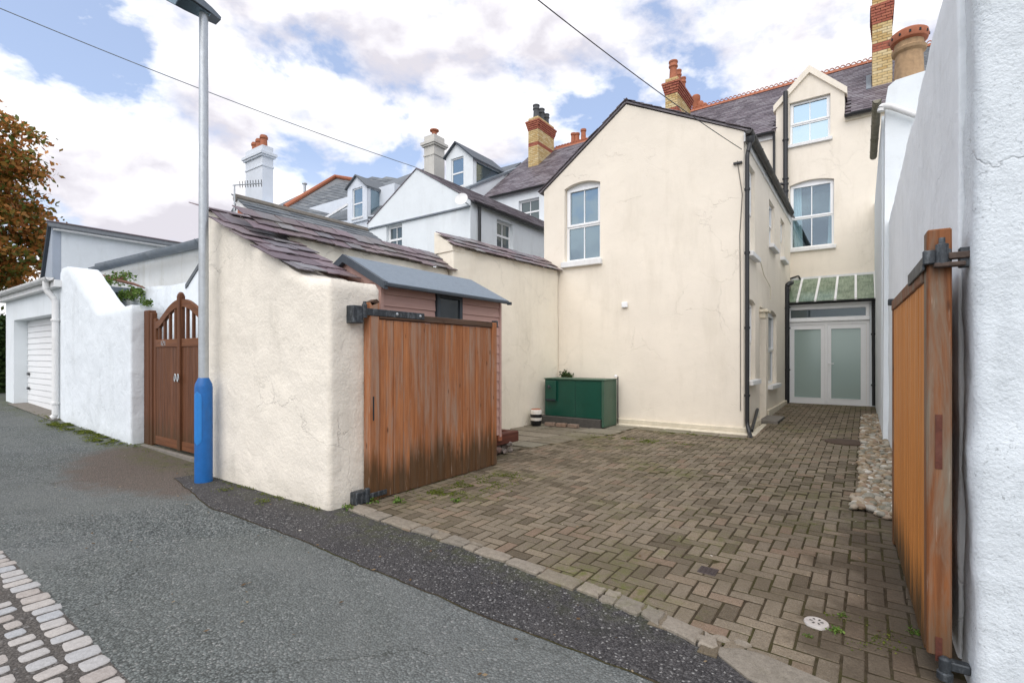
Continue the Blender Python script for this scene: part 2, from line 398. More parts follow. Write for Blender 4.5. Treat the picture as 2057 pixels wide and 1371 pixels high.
m_pebble = piece_mat('pebble', [(0, (.17, .125, .075)), (.2, (.31, .24, .15)), (.4, (.25, .17, .11)), (.6, (.40, .34, .26)), (.8, (.19, .18, .135)), (1, (.58, .54, .47))], .7, nscale=14, bumpk=.2)
m_rubble = piece_mat('rubble_stone', [(0, (.12, .10, .09)), (.5, (.30, .26, .23)), (1, (.20, .13, .11))], .9, nscale=20, bumpk=.6)
m_brickloose = piece_mat('loose_brick', [(0, (.26, .17, .12)), (1, (.22, .19, .16))], .9, nscale=25)
m_curtain = plain('white_curtain', (.82, .84, .84), .9, 0, .05, 4, .0, .1)
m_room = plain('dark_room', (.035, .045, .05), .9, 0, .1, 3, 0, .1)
m_bark = plain('bark', (.07, .05, .035), .9, 0, .3, 10, .5, .2)
def glass(name, col, metal, rough=.025, wav=.0):
    g = NG(name)
    n = g.bump(g.noise(1.6, 2, .5), wav, .02) if wav else None
    return g.set(col, rough, n, metal, .8)
m_glass = glass('window_glass', (.24, .32, .37), .72, .03, .22)
m_glassdk = glass('dark_window_glass', (.10, .13, .14), .45, .03, .04)
m_frost = glass('blind_behind_glass', (.34, .44, .41), .12, .12, .02)
m_shedglass = glass('shed_glass', (.035, .045, .05), .1, .08)
def clear_glass():
    g = NG('clear_window_glass'); t = g.t
    tr = t.nodes.new('ShaderNodeBsdfTransparent'); tr.inputs[0].default_value = (.80, .90, .92, 1)
    gl = t.nodes.new('ShaderNodeBsdfGlossy'); gl.inputs[0].default_value = (.75, .9, 1, 1); gl.inputs['Roughness'].default_value = .03
    mx = t.nodes.new('ShaderNodeMixShader'); mx.inputs[0].default_value = .24
    t.links.new(tr.outputs[0], mx.inputs[1]); t.links.new(gl.outputs[0], mx.inputs[2]); t.links.new(mx.outputs[0], g.out.inputs[0]); return g.m
m_clear = clear_glass()
def green_glass():
    g = NG('algae_green_glass')
    a = g.noise(1.0, 6, .65, g.vmul(g.pos, (30, 4, 4)), .8)
    c = g.mix(g.ramp(a, [(.35, 0), (.65, 1)]), (.13, .19, .12), (.28, .34, .25))
    c = g.mix(g.ramp(g.noise(4, 5, .6), [(.45, 0), (.7, .7)]), c, (.06, .10, .06))
    return g.set(c, .14, g.bump(a, .25, .01), 0, .7)
m_greenglass = green_glass()
def leafmat(name, stops, rough=.55):
    g = NG(name); c = g.ramp(g.rnd(), stops)
    g.b.inputs['Subsurface Weight'].default_value = 0
    t = g.t; g.set(c, rough, spec=.3)
    tl = t.nodes.new('ShaderNodeBsdfTranslucent'); g.link(c, tl.inputs[0])
    mx = t.nodes.new('ShaderNodeMixShader'); mx.inputs[0].default_value = .3
    t.links.new(g.b.outputs[0], mx.inputs[1]); t.links.new(tl.outputs[0], mx.inputs[2]); t.links.new(mx.outputs[0], g.out.inputs[0]); return g.m
m_autumn = leafmat('autumn_leaf', [(0, (.08, .11, .02)), (.25, (.16, .17, .03)), (.45, (.34, .19, .04)), (.75, (.60, .26, .07)), (1, (.40, .14, .045))])
m_leaf = leafmat('green_leaf', [(0, (.05, .10, .015)), (.5, (.11, .20, .03)), (1, (.19, .28, .06))])
m_hedge = leafmat('hedge_leaf', [(0, (.02, .05, .012)), (.5, (.04, .08, .018)), (1, (.07, .11, .03))])
m_stem = plain('weed_stem', (.17, .08, .05), .8)

def asphalt(name, lo, hi, tint, speck=.3, bumpk=.7, moss=.0, wear=None, vs=95, apron=False):
    g = NG(name)
    v = g.voro(vs, 'F1', out=1)
    sx = g.t.nodes.new('ShaderNodeSeparateColor'); g.link(v, sx.inputs[0])
    c = g.mix(sx.outputs[0], lo, hi)
    d = g.voro(vs, 'F1')
    c = g.mix(g.ramp(d, [(.45, 0), (.75, .8)]), c, mul(lo, .35))
    c = g.mix(g.math('MULTIPLY', g.ramp(sx.outputs[1], [(.94, 0), (.97, 1)]), speck), c, (.5, .49, .47))
    b = g.noise(.55, 7, .6, dist=.5)
    c = g.mix(g.math('MULTIPLY', g.ramp(b, [(.42, 0), (.66, 1)]), .5), c, tint)
    b2 = g.noise(2.6, 7, .7)
    c = g.mix(g.math('MULTIPLY', g.ramp(b2, [(.5, 0), (.75, 1)]), .35), c, mul(lo, .8))
    if wear:
        wv = g.noise(.33, 5, .6, g.vadd(g.pos, (11, 5, 0)), .8)
        c = g.mix(g.math('MULTIPLY', g.ramp(wv, [(.45, 0), (.62, 1)]), .55), c, wear)
    if apron:           # brown trodden dirt in front of the arched gate
        xyz = g.sepz()
        ex = g.math('DIVIDE', g.math('ADD', xyz[0], 7.5), 2.3); ey = g.math('DIVIDE', g.math('ADD', xyz[1], -2.8), 1.15)
        rr_ = g.math('ADD', g.math('SQRT', g.math('ADD', g.math('MULTIPLY', ex, ex), g.math('MULTIPLY', ey, ey))), g.math('MULTIPLY', g.math('SUBTRACT', g.noise(1.5, 6, .65), .5), .9))
        c = g.mix(g.math('MULTIPLY', g.ramp(rr_, [(.74, 1), (.95, 0)]), .85), c, g.mix(sx.outputs[2], (.075, .058, .046), (.15, .115, .092)))
    if moss:
        xyz = g.sepz()
        near = g.ramp(g.math('ADD', g.math('MULTIPLY', xyz[1], .25), g.math('MULTIPLY', g.noise(1.3, 5, .6), .25)), [(.76, 0), (.84, 1)])
        mm = g.math('MULTIPLY', near, g.ramp(g.noise(7, 7, .75), [(.42, 0), (.6, 1)]))
        c = g.mix(g.math('MULTIPLY', mm, moss), c, (.085, .10, .018))
    e = g.voro(.55, 'DISTANCE_TO_EDGE', g.vadd(g.pos, g.vmul(g.noise(1.3, 6, .65, col=True), (.9, .9, 0))))
    ck = g.math('MULTIPLY', g.ramp(e, [(.0, 1), (.005, 0)]), g.ramp(g.noise(.45, 3), [(.5, 0), (.56, 1)]))
    c = g.mix(g.math('MULTIPLY', ck, .7), c, (.02, .022, .015))
    h = g.math('SUBTRACT', 1.0, d)
    n = g.bump(h, bumpk, .008); n = g.bump(b2, .2, .03, n)
    return g.set(c, .85, n, spec=.3)
m_asph = asphalt('grey_asphalt', (.048, .054, .053), (.225, .247, .238), (.115, .123, .108), .5, 1.0, .55, (.16, .167, .16), 84, True)
m_tarm = asphalt('dark_tarmac', (.028, .027, .029), (.105, .10, .10), (.08, .074, .07), .5, .9, .35, None, 95)
m_apron = asphalt('brown_apron', (.055, .05, .045), (.15, .136, .122), (.10, .087, .075), .3, .6, .0)
def soil():
    g = NG('mossy_joint'); a = g.noise(22, 6, .7); b = g.noise(1.4, 6, .65)
    c = g.mix(g.ramp(a, [(.35, 0), (.7, 1)]), (.034, .026, .016), (.075, .058, .038))
    c = g.mix(g.math('MULTIPLY', g.ramp(b, [(.44, 0), (.62, 1)]), .6), c, (.05, .052, .011))
    return g.set(c, .95, g.bump(a, .5, .02), spec=.1)
m_soil = soil()
m_moss = leafmat('moss', [(0, (.05, .07, .008)), (.5, (.11, .14, .015)), (1, (.17, .19, .03))], .9)

# ================================================================== ground
def drape(name, poly, off, mat, cuts=12, maxlen=.45, kind='structure', label=None, parent=None):
    me = bpy.data.meshes.new(name); bm = bmesh.new()
    vs = [bm.verts.new((p[0], p[1], 0)) for p in poly]
    for t in tessellate_polygon([[V((p[0], p[1], 0)) for p in poly]]):
        bm.faces.new([vs[i] for i in t])
    for _ in range(cuts):
        long = [e for e in bm.edges if e.calc_length() > maxlen]
        if not long: break
        bmesh.ops.subdivide_edges(bm, edges=long, cuts=1); bmesh.ops.triangulate(bm, faces=bm.faces[:])
    bmesh.ops.recalc_face_normals(bm, faces=bm.faces[:])
    for v in bm.verts: v.co.z = G(v.co.x, v.co.y) + off
    if sum(f.normal.z for f in bm.faces) < 0: bmesh.ops.reverse_faces(bm, faces=bm.faces[:])
    bm.to_mesh(me); bm.free(); me.materials.append(mat)
    o = put(bpy.data.objects.new(name, me), Matrix.Identity(4), parent)
    return tag(o, label, None, None, kind)
def wob(x, s=1.0, k=3.0): return mnoise.noise(V((x * k, s * 7.3, 1.7)))

xs = [-400, -150, -80, -40, -30] + [-25 + .75 * i for i in range(43)] + [8, 12, 25, 60, 150, 400]
ys = [-400, -150, -60, -20, -8] + [-4 + .75 * i for i in range(28)] + [18, 25, 40, 80, 150, 400]
m = MB()
for y in ys:
    for x in xs: m.v.append((x, y, G(x, y) - (.06 if y > 3.6 else 0)))
nx = len(xs)
for j in range(len(ys) - 1):
    for i in range(nx - 1): m.f.append((j * nx + i, j * nx + i + 1, (j + 1) * nx + i + 1, (j + 1) * nx + i))
me = m.mesh('alley', m_asph, fix=False)
tag(put(bpy.data.objects.new('alley', me), Matrix.Identity(4)), 'worn grey asphalt of the back alley', None, None, 'structure')

def Yf(x):      # front of the broken edging
    P = [(-4.1, 2.95), (-2.5, 2.90), (-1.15, 2.77), (-.64, 2.65), (.45, 2.42)]
    for (a, b), (c, d) in zip(P, P[1:]):
        if x <= c: return b + (d - b) * (x - a) / (c - a)
    return P[-1][1]
def Yb(x):
    P = [(-4.1, 3.12), (-2.5, 3.03), (-1.15, 2.92), (-.69, 2.80), (.45, 2.70)]
    for (a, b), (c, d) in zip(P, P[1:]):
        if x <= c: return b + (d - b) * (x - a) / (c - a)
    return P[-1][1]
def seam(x):
    return 2.27 + .05 * wob(x, 1, 1.1) + .022 * wob(x, 2, 5) + .008 * wob(x, 9, 19) + (max(0, -(x + 5.2)) * .17)
xx = [-6.74 + .06 * i for i in range(136)]
low = [(x, seam(x)) for x in xx]
hi = [(x, 2.86 if x < -4.12 else Yf(x) + .06 + .02 * wob(x, 3, 9)) for x in xx]
m = MB(); n = 8
for (x, y0), (_, y1) in zip(low, hi):
    m.v.append((x, y0 - .004, G(x, y0) - .01))
    for k in range(n + 1):
        y = y0 + (y1 - y0) * k / n; m.v.append((x, y, G(x, y) + .009))
q = n + 2
for i in range(len(xx) - 1):
    for k in range(q - 1): m.f.append((i * q + k, (i + 1) * q + k, (i + 1) * q + k + 1, i * q + k + 1))
tag(m.build('tarmac_strip', m_tarm, fix=False), 'strip of darker newer tarmac along the driveway edge and the cream wall foot', None, None, 'structure')
m = MB()
for i, (x, y) in enumerate(low):
    w_ = .006 + .012 * max(0, wob(x, 5, 2.5))
    m.v.append((x, y - w_ - .004, G(x, y) + .003)); m.v.append((x, y + .004, G(x, y) + .0045))
for i in range(len(low) - 1): m.f.append((2 * i, 2 * i + 2, 2 * i + 3, 2 * i + 1))
tag(m.build('tarmac_seam', m_soil, fix=False), 'dark mossy seam between old asphalt and newer tarmac', None, None, 'structure')

ap = [(-9.75, 3.02), (-9.5, 2.75), (-9.1, 2.3), (-8.75, 1.9), (-8.3, 1.55), (-7.8, 1.45), (-7.2, 1.6), (-6.8, 1.85), (-6.45, 2.1), (-6.2, 2.45), (-6.5, 2.8), (-6.8, 3.3), (-9.6, 3.32)]
ap2 = []
for i, p in enumerate(ap):
    q_ = ap[(i + 1) % len(ap)]
    for k in range(5):
        t = k / 5; x = p[0] + (q_[0] - p[0]) * t; y = p[1] + (q_[1] - p[1]) * t
        ap2.append((x + .05 * wob(x + y, 4, 4), y + .05 * wob(x - y, 6, 4) * (1 if y < 2.9 else 0)))
drape('garage_threshold', [(-17.5, 2.9), (-13.45, 2.86), (-13.45, 3.36), (-17.5, 3.36)], .012, m_conc, label='stained concrete threshold in front of the garage door')
m = MB().box(-9.45, -6.75, 3.08, 3.14, -.02, .055); m.build('gate_sill_kerb', m_conc, bev=.006)
tag(bpy.data.objects['gate_sill_kerb'], 'thin pale concrete strip under the arched gate', None, None, 'structure')

# ---- driveway
DRIVE = [(-4.12, 3.04), (-4.42, 6.2), (-3.62, 8.47), (-3.62, 9.03), (-1.62, 9.03), (-1.62, 11.0), (-1.72, 15.16), (.19, 15.16), (.28, 9), (.37, 3.0), (.40, 2.58), (-.69, 2.70), (-1.2, 2.84), (-2.5, 2.95)]
def inside(p, poly):
    c = False
    for i in range(len(poly)):
        (x0, y0), (x1, y1) = poly[i - 1], poly[i]
        if (y0 > p[1]) != (y1 > p[1]) and p[0] < (x1 - x0) * (p[1] - y0) / (y1 - y0) + x0: c = not c
    return c
BED = [(-4.15, 3.13), (-4.45, 6.2), (-3.66, 8.47), (-3.66, 9.06), (-1.58, 9.06), (-1.6, 15.18), (.2, 15.18), (.41, 2.62), (-.69, 2.74), (-1.2, 2.87), (-2.5, 2.98)]
drive = drape('driveway', BED, .0176, m_soil, 12, .16, label='block-paved driveway in herringbone bond with mossy joints')
bw = .100
pav = []
for t in range(3):
    mb = MB().box(-.0968, .0968, -.0466, .0466, -.045, 0)
    me = mb.mesh('paver', m_paver); bm = bmesh.new(); bm.from_mesh(me)
    top = [e for e in bm.edges if all(v.co.z > -.01 for v in e.verts)]
    bmesh.ops.bevel(bm, geom=top, offset=.006, segments=1, affect='EDGES'); rr = random.Random(t)
    for v in bm.verts: v.co += V((rr.uniform(-.0012, .0012), rr.uniform(-.0012, .0012), rr.uniform(-.0008, .0008)))
    bm.to_mesh(me); bm.free(); pav.append(me)
mats = []; rr = random.Random(3)
for i in range(-48, 8):
    for j in range(20, 156):
        d_ = (i - j) % 4
        if d_ == 0: c = ((i + 1) * bw, (j + .5) * bw); a = 0
        elif d_ == 2: c = ((i + .5) * bw, j * bw); a = R(90)
        else: continue
        if not inside(c, DRIVE): continue
        sink = .0025 * mnoise.noise(V((c[0] * .5, c[1] * .5, 9)))
        z = G(*c) + .0203 + sink * .4 + rr.uniform(-.0013, .0013)
        M = Matrix.Translation((c[0] + rr.uniform(-.0015, .0015), c[1] + rr.uniform(-.0015, .0015), z)) @ Matrix.Rotation(a + rr.gauss(0, .010), 4, 'Z') @ Matrix.Rotation(rr.gauss(0, .004), 4, 'X') @ Matrix.Rotation(rr.gauss(0, .003), 4, 'Y')
        mats.append(M)
pieces(drive, 'paver', pav, mats, 300, 'far_pavers', 1)

# ---- broken edging along the threshold
edging = drape('edging_bed', [(x, Yf(x) - .02) for x in [-4.05 + .1 * i for i in range(44)]] + [(x, Yb(x) + .03) for x in [.25 - .1 * i for i in range(44)]], .0075, m_soil, label='broken strip of concrete edging stones between tarmac and driveway')
x = -4.02; rr = random.Random(11)
def chunk(pts, h, name, mat, parent, dome=.006):
    c = V((sum(p[0] for p in pts) / len(pts), sum(p[1] for p in pts) / len(pts)))
    m = MB(); n = len(pts); z = G(*c)
    rim0 = [(p[0], p[1], z - .02) for p in pts]; rim1 = [(p[0], p[1], z + h - .008) for p in pts]
    rim2 = [(c.x + (p[0] - c.x) * .90, c.y + (p[1] - c.y) * .88, z + h + rr.uniform(-.002, .002)) for p in pts]
    m.v = rim0 + rim1 + rim2 + [(c.x, c.y, z + h + dome * .5)]
    for i in range(n):
        j = (i + 1) % n
        m.f += [(i, j, n + j, n + i), (n + i, n + j, 2 * n + j, 2 * n + i), (2 * n + i, 2 * n + j, 3 * n)]
    return m.build(name, mat, parent, fix=False)
while x < -.62:
    w_ = rr.choice([.10, .13, .17, .22, .30]) if x > -3.0 else rr.choice([.22, .3, .4])
    x1 = min(x + w_, -.62); g_ = .006
    y0a, y0b, y1a, y1b = Yf(x), Yf(x1), Yb(x), Yb(x1)
    j = lambda s=.016: rr.uniform(-s, s)
    split = rr.random() < .35 and w_ < .25
    ya = (y0a + y1a) / 2 + j(.02)
    def quad(a, b, c, d):
        pts = []
        for p, q_ in ((a, b), (b, c), (c, d), (d, a)):
            for t in (0, .33, .66): pts.append((p[0] + (q_[0] - p[0]) * t + j(.009), p[1] + (q_[1] - p[1]) * t + j(.009)))
        return pts
    if split:
        chunk(quad((x + g_, y0a + j()), (x1 - g_, y0b + j()), (x1 - g_, ya - g_), (x + g_, ya - g_)), .027, 'edging_stone', m_edge, edging)
        chunk(quad((x + g_, ya + g_), (x1 - g_, ya + g_), (x1 - g_, y1b), (x + g_, y1a)), .028, 'edging_stone', m_edge, edging)
    else:
        chunk(quad((x + g_, y0a + j()), (x1 - g_, y0b + j()), (x1 - g_, y1b - .01), (x + g_, y1a - .01)), .030, 'edging_stone', m_edge, edging)
    x = x1
chunk([(-.62, 2.70), (-.60, 2.63), (-.45, 2.52), (-.25, 2.47), (.1, 2.38), (.42, 2.36), (.44, 2.52), (.4, 2.655), (.15, 2.68), (-.1, 2.69), (-.3, 2.735), (-.42, 2.765), (-.55, 2.75)], .031, 'edging_stone', m_edge, edging)
for p in ((-.62, 2.78), (-.7, 2.72), (-.52, 2.795)):
    chunk([(p[0] + .045 * math.cos(t), p[1] + .03 * math.sin(t)) for t in [k * math.pi / 3 + rr.uniform(-.2, .2) for k in range(6)]], .027, 'edging_stone', m_edge, edging)

# ---- slabs beside the house
slabs = drape('slab_bed', [(-5.78, 5.95), (-4.40, 6.05), (-3.62, 8.45), (-3.60, 9.03), (-1.60, 9.03), (-1.60, 9.48), (-5.78, 9.48)], .002, m_soil, label='old concrete paving slabs beside the tank and house foot')
y = 5.98; rr = random.Random(5)
while y < 9.35:
    h_ = rr.choice([.42, .5, .6]); y1 = min(y + h_, 9.44)
    def xr(yy): return -4.42 + (yy - 6.05) / 2.4 * .78 if yy < 8.45 else -3.64
    for a, b in ((0, .32), (.32, .66), (.66, 1)):
        f = lambda t, yy: -5.76 + (xr(yy) + 5.76) * t
        pts = [(f(a, y) + .008, y + .008), (f(b, y) - .008, y + .008), (f(b, y1) - .008, y1 - .008), (f(a, y1) + .008, y1 - .008)]
        chunk([pts[0], ((pts[0][0] + pts[1][0]) / 2, pts[0][1] + rr.uniform(-.006, .006)), pts[1], pts[2], pts[3]], .018 + rr.uniform(-.004, .004), 'paving_slab', m_slab, slabs, .002)
    y = y1
x = -3.6
while x < -1.66:
    x1 = min(x + .5, -1.64)
    chunk([(x + .008, 9.045), (x1 - .008, 9.045 + rr.uniform(-.01, .01)), (x1 - .008, 9.40), (x + .008, 9.40)], .02 + rr.uniform(-.004, .004), 'paving_slab', m_slab, slabs, .002)
    x = x1

# ---- cobbled channel at the near left
cob = drape('cobbled_channel', [(-5.5, -.5), (-2.0, -.5), (-2.0, .845), (-5.3, .85), (-5.42, .7), (-5.5, .3)], .003, m_apron, label='cobbled channel with rows of pale setts along the far side of the alley')
rr = random.Random(21); cm = []
for t in range(4):
    bm = bmesh.new(); bmesh.ops.create_icosphere(bm, subdivisions=2, radius=1)
    for v in bm.verts:
        c = v.co; s_ = lambda q, e: math.copysign(abs(q) ** e, q)
        c = V((s_(c.x, .42), s_(c.y, .40), s_(c.z, .2)))
        c += V((mnoise.noise(c * 1.3 + V((t * 5, 0, 0))), mnoise.noise(c * 1.3 + V((0, t * 5, 3))), 0)) * .13
        v.co = c
    me = bpy.data.meshes.new('cobble'); bm.to_mesh(me); bm.free(); me.materials.append(m_cobble)
    for p in me.polygons: p.use_smooth = True
    cm.append(me)
mats = []
rows = [(.79, .066, .1, 1.0), (.645, .058, .04, .85), (.50, .06, .02, .8), (.36, .055, .06, .85), (.22, .06, .03, .8), (.08, .06, .05, .8)]
for yc, hl, off, dens in rows:
    x = -5.4 + off
    while x < -2.1:
        w_ = rr.uniform(.09, .132)
        if rr.random() < dens:
            sc = rr.uniform(.8, 1.05) * (1 if dens == 1 else rr.uniform(.6, 1.05))
            M = Matrix.Translation((x + w_ / 2, yc + rr.uniform(-.012, .012), G(x, yc) - .004)) @ Matrix.Rotation(rr.gauss(0, .06), 4, 'Z') @ Matrix.Diagonal((w_ * .44 * (1 if dens == 1 else .85), hl * sc, .0125, 1))
            mats.append(M)
        x += w_ + .006
pieces(cob, 'cobble', cm, mats, 300, 'cobbles', 4)

# ---- covers in the driveway
p = onZ(1640, 1250, -.02)
t = thing('drain_cover', (p.x, p.y, G(p.x, p.y) + .02), 'round white plastic drain cap near the front right of the driveway', 'drain cover')
MB().lathe((p.x, p.y, G(p.x, p.y) + .015), [(.06, -.03), (.062, .012), (.058, .018), (.001, .020)], 28).build('cap', plain('dirty_white_plastic', (.50, .47, .44), .6, 0, .15, 30, .1, .3, (.2, .17, .13), .5), t, smooth=2)
for k in range(6):
    a = k * math.pi / 3
    MB().add([(p.x + math.cos(a + s) * r, p.y + math.sin(a + s) * r, G(p.x, p.y) + .0364) for s, r in ((-.2, .018), (-.16, .034), (.16, .034), (.2, .018))], [(0, 1, 2, 3)]).build('slot', m_concdark, t, fix=False)
p = onZ(1422, 1150, -.03)
t = thing('stopcock_cover', (p.x, p.y, G(p.x, p.y) + .02), 'small square metal stopcock cover set among the pavers', 'cover')
zc = G(p.x, p.y) + .024
m_covermetal = plain('dark_cast_metal', (.075, .058, .055), .6, .3, .3, 40, .3)
MB().box(p.x - .06, p.x + .06, p.y - .06, p.y + .06, zc - .03, zc).build('plate', m_covermetal, t, bev=.003)
for k in range(5):
    for s in range(4):
        x0 = p.x - .05 + s * .027; y0 = p.y - .05 + k * .022
        MB().box(x0, x0 + .018, y0, y0 + .008, zc, zc + .003).build('stud', m_covermetal, t)
p = onZ(1700, 885, .12)
t = thing('manhole_cover', (p.x, p.y, G(p.x, p.y) + .02), 'round brown manhole cover in the passage beside the pebbles', 'manhole cover')
zc = G(p.x, p.y) + .02
MB().lathe((p.x, p.y, zc), [(.30, -.03), (.30, .010), (.29, .014), (.27, .012), (.26, .017), (.001, .018)], 32).build('lid', plain('rusty_iron', (.085, .055, .038), .7, .2, .3, 20, .3), t, smooth=2)

# ---- pebble border
peb = thing('pebble_border', (.15, 8, G(.15, 8)), 'border of mixed rounded pebbles along the tall white wall', 'pebbles')
MB().add([(-.05, 5.75, G(0, 5.7) + .012), (.34, 5.6, G(.3, 5.6) + .012), (.24, 13.2, G(0, 13.2) + .012), (.0, 13.2, G(0, 13.2) + .012)], [(0, 1, 2, 3)]).build('bed', m_soil, peb, fix=False)
pm = []
for t in range(5):
    bm = bmesh.new(); bmesh.ops.create_icosphere(bm, subdivisions=2, radius=1)
    for v in bm.verts:
        v.co *= 1 + .22 * mnoise.noise(v.co * .9 + V((t * 3.1, 0, 0)))
    me = bpy.data.meshes.new('pebble'); bm.to_mesh(me); bm.free(); me.materials.append(m_pebble)
    for p in me.polygons: p.use_smooth = True
    pm.append(me)
rr = random.Random(8); mats = []
for k in range(1900):
    yy = 5.62 + (13.0 - 5.62) * rr.random() ** 1.25
    l = -.06 + .02 * wob(yy, 3, 2) - (.05 if yy < 6.3 else 0); r_ = .345 - (yy - 5.6) * .0145
    if yy < 5.75: l = .1
    xx_ = rr.uniform(l, r_); s_ = rr.uniform(.018, .042) * (1.25 if yy < 6.5 and rr.random() < .4 else 1)
    pile = .045 * (xx_ - l) / max(.05, r_ - l) * rr.random() + .03 * rr.random()
    M = Matrix.Translation((min(xx_, r_ - s_), yy, G(xx_, yy) + .022 + s_ * .35 + pile)) @ Matrix.Rotation(rr.uniform(0, 6.3), 4, 'Z') @ Matrix.Rotation(rr.gauss(0, .25), 4, 'X') @ Matrix.Diagonal((s_ * 1.25, s_ * .95, s_ * .68, 1))
    mats.append(M)
pieces(peb, 'pebble', pm, mats, 300, 'far_pebbles', 2)

# ================================================================== building helpers
def window(parent, fr, a0, a1, z0, z1, rise=0, depth=.1, glassm=None, sill=.07, split=.48, vbar=True, frame=None, fwid=.06, sash=True, sillm=None, sh=.09):
    glassm = glassm or m_glass; frame = frame or m_upvc; e = .003
    zm = z0 + (z1 - z0) * split
    lo = rect(a0 + fwid, a1 - fwid, z0 + fwid, zm - .03); up = rect(a0 + fwid + (.03 if sash else 0), a1 - fwid - (.03 if sash else 0), zm + (.055 if sash else .03), z1 - fwid * 1.1)
    w_ = panel('window', fr, arch(a0 + e, a1 - e, z0 + e, z1 - e, rise, 8), [lo, up], .06, frame, parent, d=-depth)
    if sash:
        panel('sash', fr, rect(a0 + .02, a1 - .02, zm + .012, z1 - .02), [rect(a0 + fwid + .03, a1 - fwid - .03, zm + .055, z1 - fwid * 1.1)], .018, frame, w_, d=-depth + .02)
    MB().fbox(fr, a0 + fwid + .001, a1 - fwid - .001, -depth - .035, -depth - .025, z0 + fwid + .001, zm - .031).build('pane', glassm, w_)
    MB().fbox(fr, up[0][0] + .001, up[1][0] - .001, -depth - .035, -depth - .025, up[0][1] + .001, up[2][1] - .001).build('pane', glassm, w_)
    if vbar:
        c = (a0 + a1) / 2
        MB().fbox(fr, c - .011, c + .011, -depth - .024, -depth - .008, z0 + fwid + .002, zm - .032).build('glazing_bar', frame, w_)
        MB().fbox(fr, c - .011, c + .011, -depth - .024, -depth - .008, up[0][1] + .002, up[2][1] - .002).build('glazing_bar', frame, w_)
    if sill:
        MB().fbox(fr, a0 - .05, a1 + .05, -depth + .004, sill, z0 - sh, z0 - .002).build('sill', sillm or m_sill, w_, bev=.008)
    return w_
def roof_slates(parent, P, A, U, la, lu, w, h, mat, limit=300, seed=0, skip=None, thick=.016):
    A = V(A).normalized(); U = V(U).normalized(); N = A.cross(U).normalized()
    if N.z < 0: N = -N
    me = unit_box('slate', mat); rr = random.Random(seed); mats = []
    tilt = Matrix.Rotation(-.06, 3, A)
    row = 0; s_ = 0.0
    U2 = tilt @ U; N2 = tilt @ N
    while s_ < lu - .02:
        a = -w / 2 if row % 2 else 0.0
        while a < la:
            a0 = max(a, 0); a1 = min(a + w, la)
            if a1 - a0 > .03:
                c = V(P) + A * ((a0 + a1) / 2) + U * (s_ + h * .62) + N * (.016 + rr.uniform(-.002, .003))
                if not (skip and skip(c)):
                    ln = h * (1.24 + rr.uniform(-.02, .02))
                    mats.append(basis(c, A * (a1 - a0 - .005), U2 * ln, N2 * thick))
            a += w
        row += 1; s_ += h
    pieces(parent, 'slate', me, mats, limit, 'far_slates', seed)
def chimney(parent, x0, x1, y0, y1, z0, z1, bands, pots, potm, name='chimney', bscale=1.0):
    """bands: from the top down (courses, material, outward step)"""
    ch = MB().box(x0 + .012, x1 - .012, y0 + .012, y1 - .012, z0, z1 - .01).build(name, m_mortar, parent)
    hc = .078 * bscale; bl = .2275 * bscale
    mesh = {}
    z = z1; row = 0
    seq = []
    for n_, mt, st in bands:
        for k in range(n_): seq.append((mt, st * (n_ - k) / n_ if st else 0))
    while z > z0 + .01:
        mt, o_ = seq[row] if row < len(seq) else (m_buff, 0)
        if mt not in mesh: mesh[mt] = unit_box('brick', mt)
        for face in (0, 1, 2):
            L = ((x1 - x0) if face == 0 else (y1 - y0)) + 2 * o_
            st = -bl / 2 if row % 2 else 0; a = st
            while a < L - .02:
                a0 = max(a, 0); a1 = min(a + bl, L)
                if face == 0: c = V((x0 - o_ + (a0 + a1) / 2, y0 - o_ + .05, z - hc / 2)); sz = (a1 - a0 - .012, .1, hc - .012)
                elif face == 1: c = V((x1 + o_ - .05, y0 - o_ + .105 + (a0 + a1) / 2 * (L - .105) / L, z - hc / 2)); sz = (.1, (a1 - a0) * (L - .105) / L - .012, hc - .012)
                else: c = V((x0 - o_ + .05, y0 - o_ + .105 + (a0 + a1) / 2 * (L - .105) / L, z - hc / 2)); sz = (.1, (a1 - a0) * (L - .105) / L - .012, hc - .012)
                if a1 - a0 > .03 and (face < 2 or x1 > -1):
                    put(bpy.data.objects.new('brick', mesh[mt]), Matrix.Translation(c) @ Matrix.Diagonal((*sz, 1)), ch)
                a += bl
        z -= hc; row += 1
    for px, py, pr, ph in pots:
        MB().lathe((px, py, z1 - .012), [(pr * 1.05, 0), (pr * 1.0, ph * .05), (pr * .86, ph * .62), (pr * .9, ph * .66), (pr * 1.12, ph * .70), (pr * 1.12, ph * .76), (pr * .98, ph * .80), (pr * .98, ph * .90), (pr * 1.12, ph * .93), (pr * 1.1, ph), (pr * .8, ph), (pr * .75, ph * .8)], 16).build('chimney_pot', potm, ch, smooth=2)
    return ch
def pipe(parent, name, pts, r, mat=None, clips=(), n=12):
    o = MB().tube(pts, r, n).build(name, mat or m_black, parent, smooth=2)
    for c, ax in clips:
        c = V(c); MB().lathe(c, [(r * 1.35, -.02), (r * 1.35, .02)], 12).build('pipe_collar', mat or m_black, o, smooth=2)
    return o
def bend(pts, r=.08, n=5):
    pts = [V(p) for p in pts]; out = [pts[0]]
    for a, b, c in zip(pts, pts[1:], pts[2:]):
        d0 = (a - b); d1 = (c - b); k = min(r, d0.length * .45, d1.length * .45)
        p0 = b + d0.normalized() * k; p1 = b + d1.normalized() * k
        for i in range(n + 1):
            t = i / n; out.append(p0 * (1 - t) ** 2 + b * 2 * t * (1 - t) + p1 * t * t)
    return out + [pts[-1]]
